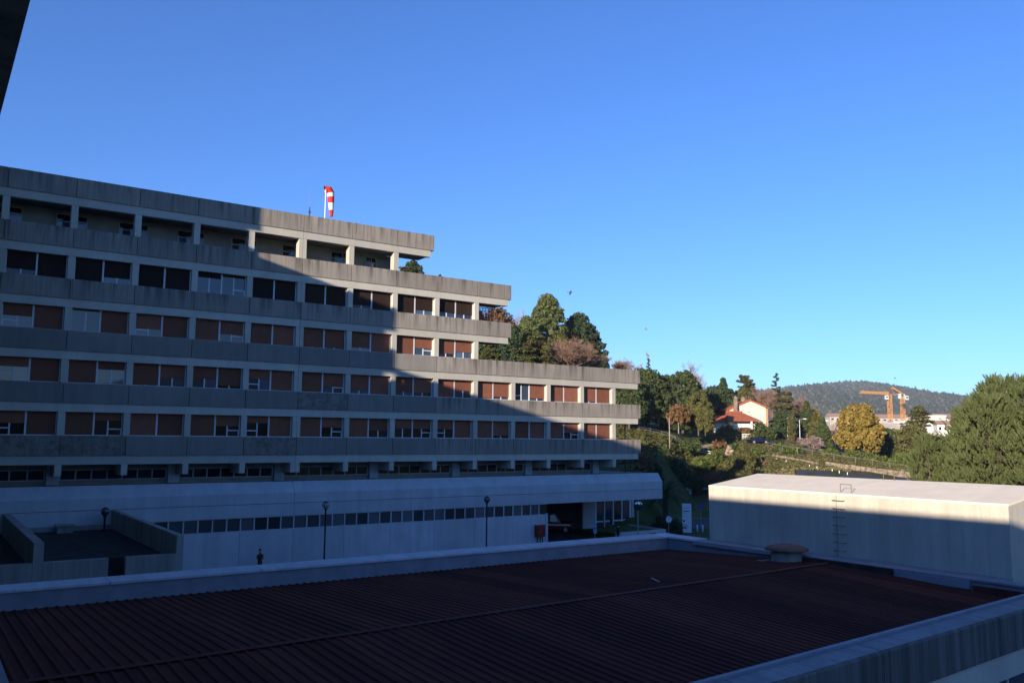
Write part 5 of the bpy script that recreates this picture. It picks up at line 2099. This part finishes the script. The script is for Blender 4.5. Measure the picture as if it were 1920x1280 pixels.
def bare_tree(label, c, d, top_row, width_px, mat, base=None, seed=0, levels=5, r0=None, group=None, fan=0.55, name='bare_tree', fine=0.85):
    p = at(c, d)
    if base is not None:
        p.z = hz(c, base, d)
    h = hz(c, top_row, d) - p.z
    w = width_px * d / 1597.2
    rng = random.Random(seed * 13 + int(c))
    t = thing(name, label, 'tree', p, 0, group)
    qt, qc = MB(), MB()
    sw = (w / 2) / (h * 0.55)

    def grow(p0, dirv, ln, r, lv):
        p1 = p0 + dirv * ln
        (qt if lv < 2 else qc).tube(p0, p1, r, r * 0.68, 5 if lv < 2 else 3, caps=False)
        if lv >= levels:
            return
        n = 3 if lv < 2 else rng.choice((3, 4))
        for k in range(n):
            v = Vector((rng.gauss(0, 1), rng.gauss(0, 1), rng.gauss(0, .5)))
            nd = (dirv + v * fan * min(1.6, 0.6 + sw * 0.6)).normalized()
            nd.z = nd.z * 0.8 + 0.25
            nd.normalize()
            s = rng.uniform(0.3, 1.0)
            grow(p0.lerp(p1, s if lv else max(s, .5)), nd, ln * rng.uniform(0.58, 0.80), max(r * 0.55, fine * 0.02), lv + 1)
    r0 = r0 or 0.016 * h
    for k in range(2 if sw < 0.6 else 4):
        v = Vector((rng.gauss(0, .28) * sw * 1.4, rng.gauss(0, .28) * sw * 1.4, 1)).normalized()
        grow(Vector((0, 0, -0.4)), v, h * 0.36, r0, 0)
    link('trunk', qt.mesh('trunk', M[mat]), t)
    # fit the twigs to the height wanted
    zs = max(v[2] for v in qc.v)
    k = h / zs
    xsx = sorted(abs(v[0]) for v in qc.v)
    kx = (w / 2) / max(0.1, xsx[int(len(xsx) * 0.97)])
    qc.v = [(a * kx, b * kx, c_ * k) for a, b, c_ in qc.v]
    for o in t.children:
        o.scale = (kx, kx, k)
    link('crown', qc.mesh('crown', M[mat]), t)
    return t


GP = 'trees on the hill behind the hospital'
# behind the terraces
tree('pine_tree', 'dark pine crown showing over the second terrace parapet', 'tree', 770, 170, 487, 62, 'pine', 'leaf_dark', 560, GP, 1.3, 0.15, seed=1)
tree('cedar_tree', 'olive cedar low behind the second terrace, left of the dark pine', 'tree', 757, 150, 499, 60, 'cedar', 'leaf_cedar', 545, GP, 1.2, 0.1, seed=2)
tree('conifer_tree', 'tiny pointed treetop just above the second terrace, beside the dark pine', 'tree', 822, 180, 511, 14, 'cone', 'leaf_mid', 560, GP, 0.6, 0.1, seed=3)
tree('conifer_tree', 'tiniest treetop above the second terrace, nearer the pine crown', 'tree', 808, 180, 513, 10, 'cone', 'leaf_mid', 560, GP, 0.5, 0.1, seed=4)
tree('pine_tree', 'tallest pine on the hill, pointed top and broad shoulders', 'tree', 1027, 192, 553, 104, 'pine', 'leaf_pine', 735, GP, 2.6, 0.05, seed=5, sizef=1.1)
tree('pine_tree', 'dark ragged pine leaning right with sky gaps at its edge', 'tree', 1086, 198, 590, 104, 'pine', 'leaf_dark', 715, GP, 2.0, 0.12, seed=6, sizef=1.1)
tree('pine_tree', 'rounded green pine left of the tallest one', 'tree', 988, 182, 596, 86, 'pine', 'leaf_pine', 735, GP, 2.2, 0.0, seed=7)
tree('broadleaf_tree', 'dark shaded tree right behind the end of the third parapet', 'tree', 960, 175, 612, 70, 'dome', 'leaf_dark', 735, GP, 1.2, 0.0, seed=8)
tree('broadleaf_tree', 'russet tree behind the slatted screen', 'tree', 926, 190, 576, 104, 'dome', 'leaf_brown', 700, GP, 0.9, 0.1, seed=9)
tree('cedar_tree', 'golden green cedar tiers above the lower terrace parapet', 'tree', 1004, 165, 630, 104, 'cedar', 'leaf_cedar', 720, GP, 1.6, 0.05, seed=10)
tree('cedar_tree', 'cedar filling the open bay at the end of the third storey', 'tree', 922, 160, 646, 64, 'cedar', 'leaf_cedar', 715, GP, 1.4, 0.0, seed=11)
tree('broadleaf_tree', 'green tree behind the cedar in the open third storey bay', 'tree', 908, 178, 628, 90, 'dome', 'leaf_mid', 715, GP, 1.0, 0.0, seed=12)
tree('broadleaf_tree', 'mid green tree between the tall pine and the reddish bare tree', 'tree', 1048, 176, 628, 70, 'dome', 'leaf_olive', 725, GP, 1.1, 0.0, seed=13)
tree('conifer_tree', 'small dark conifer at the right foot of the reddish bare tree', 'tree', 1136, 186, 662, 26, 'cone', 'leaf_dark', 715, GP, 0.9, 0.0, seed=14)
tree('broadleaf_tree', 'olive tree right behind the reddish bare tree', 'tree', 1112, 190, 655, 36, 'dome', 'leaf_olive', 720, GP, 0.9, 0.0, seed=15)
bare_tree('broad reddish bare tree above the lower terrace parapet', 1076, 168, 622, 120, 'twig_red', 722, 1, 6, group=GP)
bare_tree('slim purplish bare tree behind the pines', 978, 205, 571, 30, 'twig_grey', 680, 2, 5, group=GP)
bare_tree('bare reddish bush behind the lower terrace parapet end', 1164, 185, 670, 40, 'twig_red', 722, 3, 6, group=GP)
bare_tree('wide grey bare tree against the sky over the lower parapet end', 1187, 205, 672, 46, 'twig_grey', 735, 4, 6, group=GP)
# right of the building
GM = 'trees round the house on the hill'
tree('broadleaf_tree', 'large dark green tree just right of the hospital end', 'tree', 1212, 180, 695, 92, 'dome', 'leaf_mid', 800, GM, 2.0, 0.06, seed=20)
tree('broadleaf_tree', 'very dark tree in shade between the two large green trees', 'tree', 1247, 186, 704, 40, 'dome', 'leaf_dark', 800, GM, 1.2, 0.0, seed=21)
tree('broadleaf_tree', 'large dense green tree with a flat top below the pink bare tree', 'tree', 1280, 182, 697, 84, 'dome', 'leaf_mid', 808, GM, 2.0, 0.0, seed=22)
tree('broadleaf_tree', 'shaded lower green tree close to the hospital end', 'tree', 1180, 172, 712, 70, 'dome', 'leaf_mid', 800, GM, 1.4, 0.1, seed=23)
tree('conifer_tree', 'spiky sparse conifer top rising over the dark green tree', 'tree', 1217, 186, 668, 20, 'spire', 'leaf_dark', 790, GM, 0.8, 0.5, seed=24)
bare_tree('tall pinkish bare tree standing behind the flat topped green tree', 1304, 205, 672, 62, 'twig_grey', 790, 5, 6, group=GM)
bare_tree('small grey bare tree left of the pinkish one', 1272, 210, 690, 28, 'twig_grey', 790, 6, 5, group=GM)
tree('broadleaf_tree', 'olive tree with a slim trunk left of the house', 'tree', 1309, 170, 739, 52, 'dome', 'leaf_olive', 812, GM, 1.3, 0.15, seed=25)
tree('broadleaf_tree', 'smaller olive tree close to the front of the house, left of it', 'tree', 1322, 165, 764, 34, 'dome', 'leaf_olive', 812, GM, 1.0, 0.1, seed=26)
tree('broadleaf_tree', 'russet tree with pale stems beside the utility pole', 'tree', 1272, 166, 762, 40, 'dome', 'leaf_brown', 808, GM, 0.9, 0.3, seed=27, bark='palebark')
tree('conifer_tree', 'dark pointed conifer behind the left chimney', 'tree', 1357, 205, 709, 36, 'cone', 'leaf_dark', 790, GM, 1.4, 0.0, seed=28)
tree('broadleaf_tree', 'dark dense tree behind the house on the left', 'tree', 1350, 200, 728, 80, 'dome', 'leaf_dark', 800, GM, 1.6, 0.0, seed=29)
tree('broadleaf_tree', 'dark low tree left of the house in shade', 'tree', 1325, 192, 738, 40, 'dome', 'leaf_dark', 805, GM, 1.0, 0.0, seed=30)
tree('cedar_tree', 'flat topped cedar against the sky behind the house', 'tree', 1398, 222, 706, 58, 'cedar', 'leaf_cedar', 790, GM, 1.1, 0.35, seed=31)
tree('broadleaf_tree', 'olive tree under the flat cedar behind the chimneys', 'tree', 1392, 212, 728, 40, 'dome', 'leaf_olive', 790, GM, 0.9, 0.0, seed=32)
bare_tree('reddish bare tree behind the gable of the house', 1425, 215, 724, 50, 'twig_red', 795, 7, 6, group=GM)
bare_tree('pale stemmed bare tree right of the gable', 1448, 210, 728, 40, 'twig_red', 800, 8, 6, group=GM)
bare_tree('low reddish bare tree left of the right chimney', 1400, 210, 738, 28, 'twig_red', 795, 9, 5, group=GM)
bare_tree('orange brown bare tree behind the spiky conifer', 1500, 230, 735, 62, 'twig_red', 800, 10, 6, group=GM)
tree('conifer_tree', 'spiky sparse conifer standing highest right of the house', 'tree', 1457, 208, 698, 40, 'spire', 'leaf_dark', 800, GM, 0.9, 0.35, seed=33)
tree('cedar_tree', 'dark green cedar right below the spiky conifer', 'tree', 1474, 205, 736, 64, 'cedar', 'leaf_cedar', 818, GM, 1.4, 0.0, seed=34)
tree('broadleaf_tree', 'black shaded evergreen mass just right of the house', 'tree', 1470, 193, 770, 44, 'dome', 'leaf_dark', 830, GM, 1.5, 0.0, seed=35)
tree('cypress_tree', 'narrow columnar cypress between two street lamps', 'tree', 1483, 183, 776, 13, 'column', 'leaf_olive', None, GM, 1.4, 0.0, seed=36)
tree('conifer_tree', 'dark conical conifer behind the brick shed', 'tree', 1512, 200, 754, 36, 'cone', 'leaf_mid', 822, GM, 1.2, 0.0, seed=37)
tree('broadleaf_tree', 'small yellow topped tree behind the conical conifers', 'tree', 1529, 205, 768, 20, 'dome', 'leaf_gold', 822, GM, 0.7, 0.0, seed=38)
tree('conifer_tree', 'broad dark green cone left of the golden tree', 'tree', 1541, 178, 786, 40, 'cone', 'leaf_mid', 850, GM, 1.7, 0.0, seed=39)
tree('conifer_tree', 'olive conifer close behind the dark cone', 'tree', 1528, 190, 774, 32, 'cone', 'leaf_olive', 835, GM, 1.2, 0.0, seed=40)
tree('broadleaf_tree', 'golden yellow rounded tree left of the cranes', 'tree', 1608, 172, 762, 82, 'dome', 'leaf_gold', None, GM, 2.8, 0.10, seed=41, sizef=1.2)
tree('broadleaf_tree', 'dark green tree in shade behind the golden tree', 'tree', 1664, 182, 806, 44, 'dome', 'leaf_dark', 875, GM, 1.3, 0.0, seed=42)
tree('broadleaf_tree', 'small golden tree right of the dark shaded one', 'tree', 1680, 185, 806, 34, 'dome', 'leaf_gold', 875, GM, 0.8, 0.0, seed=43)
tree('broadleaf_tree', 'olive tree with upswept branches left of the big pines', 'tree', 1708, 165, 796, 66, 'dome', 'leaf_olive', 885, GM, 1.7, 0.0, seed=44)
tree('broadleaf_tree', 'round green bushy tree at the foot of the olive tree', 'tree', 1686, 158, 850, 48, 'dome', 'leaf_bright', 882, GM, 1.2, 0.0, seed=45)
tree('cedar_tree', 'flat spreading cedar in front of the right crane', 'tree', 1722, 215, 763, 60, 'cedar', 'leaf_cedar', 840, GM, 1.2, 0.45, seed=46)
bare_tree('slim bare tree right of the golden tree', 1632, 230, 768, 26, 'twig_red', 830, 11, 5, group=GM)
bare_tree('bare pinkish shrub beside the brick shed', 1519, 176, 815, 36, 'twig_grey', 845, 12, 6, group=GM)
bare_tree('bare reddish stems between the dark cone and the golden tree', 1563, 200, 785, 26, 'twig_red', 850, 13, 5, group=GM)

# shrubs and hedges
GS = 'shrubs on the bank'
SH = [
    (1392, 152, 832, 56, 'cone', 'leaf_cedar', 893, 'young bushy conifer on the bank above the pale box corner', 2.0),
    (1338, 160, 838, 44, 'shrub', 'leaf_bright', 868, 'bright leafy shrub in the middle of the bank', 1.6),
    (1310, 158, 852, 36, 'shrub', 'leaf_bright', 876, 'bright shrub a little below left on the bank', 1.3),
    (1360, 156, 858, 42, 'shrub', 'leaf_olive', 888, 'olive shrub just left of the young conifer', 1.3),
    (1425, 156, 856, 40, 'shrub', 'leaf_brown', 886, 'russet scrub right of the young conifer', 1.2),
    (1408, 166, 834, 46, 'shrub', 'leaf_bright', 858, 'green shrub below the driveway', 1.4),
    (1372, 170, 826, 40, 'shrub', 'leaf_mid', 848, 'mid green shrub below the lattice gate', 1.2),
    (1362, 178, 785, 44, 'shrub', 'leaf_olive', 830, 'tall olive shrub in front of the left end of the house', 1.6),
    (1346, 172, 815, 30, 'shrub', 'leaf_brown', 836, 'small russet shrub under the tall olive shrub', 1.0),
    (1200, 118, 838, 54, 'shrub', 'leaf_brown', 888, 'russet shrub right beside the end of the lowest band', 1.5),
    (1225, 126, 858, 44, 'shrub', 'leaf_dark', 900, 'dark shrub at the foot of the bank behind the podium end', 1.4),
    (1168, 122, 862, 50, 'shrub', 'leaf_brown', 890, 'russet shrub seen under the lowest band', 1.2),
    (1260, 152, 848, 60, 'shrub', 'leaf_dark', 890, 'wide dark shrub in the shaded hollow of the bank', 1.8),
    (1290, 150, 872, 60, 'shrub', 'leaf_dark', 912, 'dark undergrowth shrub low behind the palm', 1.6),
    (1235, 160, 828, 50, 'shrub', 'leaf_mid', 862, 'green shrub on the bank near the utility pole', 1.3),
    (1295, 168, 818, 40, 'shrub', 'leaf_mid', 842, 'dim green shrub below the hillside path', 1.1),
    (1330, 150, 880, 46, 'shrub', 'leaf_brown', 902, 'brown scrub behind the parking boom', 1.2),
    (1553, 168, 834, 38, 'shrub', 'leaf_bright', 860, 'rounded clipped green shrub below the dark cone', 1.5),
    (1564, 163, 852, 22, 'shrub', 'leaf_brown', 868, 'small reddish shrub under the rounded clipped one', 0.8),
    (1498, 163, 854, 22, 'shrub', 'leaf_brown', 868, 'reddish shrub on the bank, left of a pair', 0.7),
    (1514, 161, 856, 20, 'shrub', 'leaf_brown', 871, 'reddish shrub on the bank, right of a pair', 0.7),
    (1542, 160, 860, 26, 'shrub', 'leaf_bright', 876, 'tall grassy shrub along the rail fence', 0.9),
    (1475, 152, 868, 34, 'shrub', 'leaf_olive', 890, 'olive scrub at the left end of the dark road', 1.0),
    (1636, 163, 857, 26, 'shrub', 'leaf_brown', 874, 'reddish bush set in the long hedge', 0.9),
    (1595, 165, 855, 18, 'shrub', 'leaf_brown', 868, 'small reddish bush at the left part of the long hedge', 0.7),
    (1412, 176, 806, 26, 'shrub', 'leaf_olive', 822, 'small shrub beside the lattice gate', 0.7),
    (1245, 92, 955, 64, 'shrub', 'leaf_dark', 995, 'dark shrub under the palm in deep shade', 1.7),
    (1376, 160, 845, 30, 'shrub', 'leaf_mid', 868, 'green shrub between the bright shrub and the young conifer', 1.0),
    (1445, 168, 838, 30, 'shrub', 'leaf_mid', 856, 'green shrub at the left end of the rail fence', 0.9),
]
for i, (c, d, top, w, k, mt, bs, lb, de) in enumerate(SH):
    tree('shrub' if k == 'shrub' else 'conifer_tree', lb, 'shrub' if k == 'shrub' else 'tree', c, d, top, w, k, mt, bs, GS, de, 0.0, seed=60 + i)


def hedge(label, c0, c1, d0, d1, h, dep, mat, dens=1.0, base=0.0):
    A, Bq = at(c0, d0), at(c1, d1)
    t = thing('hedge', label, 'hedge', A)
    dr = Bq - A
    ln = dr.length
    nv = Vector((dr.y, -dr.x, 0)).normalized()
    rng = np.random.default_rng(int(c0))
    n = int(ln * h * dep * 9 * dens) + 30
    u = rng.random((n, 3))
    q = np.zeros((n, 3))
    bul = 1 + 0.1 * np.sin(u[:, 0] * ln * 1.7)
    for k in range(3):
        q[:, k] = dr[k] * u[:, 0] + nv[k] * (u[:, 1] - 0.5) * dep
    q[:, 2] += base + u[:, 2] * h * bul * (1 - 0.25 * (2 * np.abs(u[:, 1] - .5)) ** 2)
    link('foliage', leaves(q, np.full(n, 0.30), 14, 0.24, mat=M[mat], rng=rng, name='foliage'), t)
    m = MB()
    for k in range(max(2, int(ln / 1.5))):
        p0 = dr * ((k + 0.5) / max(2, int(ln / 1.5)))
        m.tube(p0 + Vector((0, 0, -0.3)), p0 + Vector((0, 0, h * 0.7 + base)), 0.05, n=5)
    o = link('stem', m.mesh('stem', M['bark']), t)
    return t


hedge('long clipped green hedge in front of the golden tree', 1584, 1656, 167, 161, 1.5, 2.2, 'leaf_bright')
hedge('clipped hedge at the lower edge of the dry lawn', 1455, 1500, 171, 167, 1.2, 1.6, 'leaf_bright')
hedge('tall dark clipped hedge hiding the right front of the house', 1416, 1450, 181, 181, 2.6, 3.0, 'leaf_mid', 0.8)
hedge('dark hedge in shade right of the house', 1452, 1480, 186, 187, 5.0, 3.0, 'leaf_dark', 0.6)
hedge('low hedge of russet plants along the planter before the house', 1380, 1404, 181, 181, 1.2, 1.4, 'leaf_brown')

# pampas grass clump
p_ = at(1365, 163)
t = thing('pampas_grass', 'pale pampas grass plume on the bank below the house', 'plant', p_)
rng = np.random.default_rng(77)
C = rng.normal(size=(40, 3)) * (0.35, 0.35, 0)
A = unit(np.stack([C[:, 0], C[:, 1], np.full(40, 1.4)], 1))
link('blades', tufts(C, A, np.full(40, 0.8), 20, 1.1, 0.03, M['leaf_olive'], 'blades', rng=rng), t)
C2 = np.array([(-0.35, 0, 1.7), (0.05, 0.1, 2.3), (0.35, -0.1, 2.0)])
link('plume', leaves(C2, np.full(3, 0.45), 120, 0.22, flat=1.9, mat=plain('pale_plume', (0.45, 0.33, 0.24), 0.9), rng=rng, name='plume'), t)


# palm tree
p_ = at(1246, 100)
t = thing('palm_tree', 'dark feather palm at the end of the podium in shade', 'tree', p_)
q = MB()
zz = 0
rp = random.Random(2)
for k in range(15):
    q.tube((0, 0, k * 0.24 - 0.2), (0, 0, k * 0.24 + 0.06), 0.30, 0.36, 10)
link('trunk', q.mesh('trunk', M['bark']), t)
for k in range(46):
    az = rp.uniform(0, 6.283)
    el = rp.uniform(-0.25, 1.35)
    ln = rp.uniform(2.6, 3.6)
    fm = MB()
    P = Vector((0, 0, 3.5))
    dv = Vector((math.cos(az) * math.cos(el), math.sin(az) * math.cos(el), math.sin(el)))
    sd = Vector((-math.sin(az), math.cos(az), 0))
    nsg = 9
    for s in range(nsg):
        P2 = P + dv * (ln / nsg)
        fm.tube(P, P2, 0.03 * (1 - s / nsg) + 0.006, 0.03 * (1 - (s + 1) / nsg) + 0.006, 4, caps=False)
        lw = 0.55 * math.sin(math.pi * (s + 0.8) / (nsg + 0.6))
        for e in (0, 0.5):
            b0 = P.lerp(P2, e)
            for sg in (-1, 1):
                tip = b0 + sd * (sg * lw) + dv * 0.22 + Vector((0, 0, -0.16 + 0.1 * math.sin(el)))
                fm.add([b0, b0 + dv * 0.09, tip], [(0, 1, 2)])
        P = P2
        dv = (dv + Vector((0, 0, -0.19))).normalized()
    link('frond', fm.mesh('frond', M['leaf_dark']), t)

# big long-needled pines at the right
def big_pine(label, c, d, top_row, base_row, width_px, seed, n=620, per=46, taper=0.6, lean=0):
    p = at(c, d)
    h = hz(c, top_row, d) - p.z
    zlow = hz(c, base_row, d) - p.z
    R = width_px * d / 1597.2 / 2
    rng = np.random.default_rng(seed)
    t = thing('pine_tree', label, 'tree', p, 0, 'big long needled pines at the right')
    nc = n // 9                     # branch ends, each a brush of upright shoots
    f = rng.random(nc)
    H_ = h - zlow
    z = zlow + H_ * f
    env = np.sqrt(np.clip(1 - (np.clip(f - 0.25, 0, 1) / 0.78) ** 2, 0.0, 1)) * (0.8 + 0.2 * np.minimum(1, f / .25))
    ang = rng.uniform(0, 2 * np.pi, nc)
    lump = 1 + 0.13 * np.sin(ang * 5 + f * 9 + seed) + 0.08 * np.sin(ang * 11 - f * 17)
    rr = R * env * lump * (0.5 + 0.5 * rng.random(nc) ** 0.4)
    K = np.stack([rr * np.cos(ang), rr * np.sin(ang), z - 0.9], 1)
    out = np.stack([np.cos(ang), np.sin(ang), np.zeros(nc)], 1)
    C = np.repeat(K, 9, 0) + rng.normal(size=(nc * 9, 3)) * (0.26, 0.26, 0.22)
    off = C - np.repeat(K, 9, 0)
    A = unit(np.repeat(out, 9, 0) * 0.30 + np.array([0, 0, 1.0]) + off * (0.9, 0.9, 0.0) + rng.normal(size=C.shape) * 0.12)
    n = len(C)
    rr = np.repeat(rr, 9)
    link('crown', tufts(C, A, rng.uniform(0.4, 0.85, n), per, 0.34, 0.036, M['leaf_pine'], spread=0.42, rng=rng), t)
    limbs = []
    for k in range(0, n, 9):
        limbs.append((max(0.5, C[k, 2] - 0.25 * rr[k] - 0.3), C[k, 0], C[k, 1], 0.25 * rr[k] + 0.2, 0.05))
    link('trunk', trunk_mesh(h * 0.93, 0.28, limbs, 'bark'), t)
    nb = 26
    k = rng.integers(0, n, nb)
    cones = MB()
    for i in k:
        x, y, zc = C[i] * (0.97, 0.97, 1)
        cones.lathe([(0.02, 0), (0.10, 0.05), (0.09, 0.16), (0.02, 0.24)], (x, y, zc), 6)
    o = link('cone', cones.mesh('cone', M['rust'], True), t)
    o['kind'] = 'stuff'
    return t


big_pine('largest long needled pine, tallest at the right edge', 1895, 92, 702, 925, 190, 31, 3800, 30)
big_pine('long needled pine in front of the largest one', 1852, 88, 736, 930, 112, 32, 2200, 30)
big_pine('long needled pine left of the two tall ones', 1818, 95, 752, 920, 84, 33, 1400, 30)
big_pine('young long needled pine at the left edge of the group', 1736, 98, 812, 915, 64, 34, 850, 30)
big_pine('low leafy pine filling the foot between the young and tall ones', 1792, 96, 812, 922, 72, 37, 700, 30)
big_pine('slim young pine in front of the white houses', 1765, 100, 818, 915, 50, 35, 520, 30)
big_pine('long needled pine cut by the right edge of the picture', 1975, 84, 690, 925, 150, 36, 1500, 30)

# rough growth all over the bank
rng = np.random.default_rng(99)
n = 5200
cc = rng.uniform(1150, 1720, n)
dd = np.where(cc < 1290, rng.uniform(104, 176, n), np.where(cc < 1440, rng.uniform(150, 176, n), rng.uniform(150, 172, n)))
P = []
for c, d in zip(cc, dd):
    if c > 1440 and d > 148 and c < 1545 and d > 164:
        continue
    if 1235 < c < 1420 and d < 149:
        continue
    q_ = at(c, d)
    P.append((q_.x, q_.y, q_.z + 0.12))
P = np.array(P)
o = link('undergrowth', leaves(P, rng.uniform(0.2, 0.6, len(P)), 14, 0.26, flat=0.5, up=0.8, mat=M['leaf_olive'], rng=rng, name='undergrowth'))
tag(o, 'rough grass and weeds over the hillside bank', kind='stuff')

n = 2600
cc = rng.uniform(1425, 1720, n)
dd = rng.uniform(140, 176, n)
P = []
for c, d in zip(cc, dd):
    if 1485 < c < 1722 and 138 < d < 147:
        continue
    if 1462 < c < 1535 and d > 165:
        continue
    q_ = at(c, d)
    P.append((q_.x, q_.y, q_.z + 0.08))
P = np.array(P)
o = link('dry_grass', leaves(P, rng.uniform(0.15, 0.45, len(P)), 16, 0.24, flat=0.4, up=1.0, mat=leafmat('dry_grass', [(0.05, (0.09, 0.085, 0.03)), (0.5, (0.16, 0.135, 0.055)), (0.9, (0.23, 0.17, 0.09))]), rng=rng, name='dry_grass'))
tag(o, 'dry tan and green grass along the garden terraces', kind='stuff')

# ------------------------------------------------------------------ air
m, nt, b = newmat('haze')
nt.nodes.remove(b)
vol = nt.nodes.new('ShaderNodeVolumePrincipled')
vol.inputs['Density'].default_value = 0.000095
vol.inputs['Color'].default_value = (0.74, 0.87, 1.0, 1)
vol.inputs['Anisotropy'].default_value = 0.0
nt.links.new(vol.outputs[0], nt.nodes['Material Output'].inputs['Volume'])
q = MB()
q.box(-4600, 4600, -4600, 4600, -40, 226)
tag(link('haze', q.mesh('haze', m)), 'thin blue haze over the valley', kind='stuff')
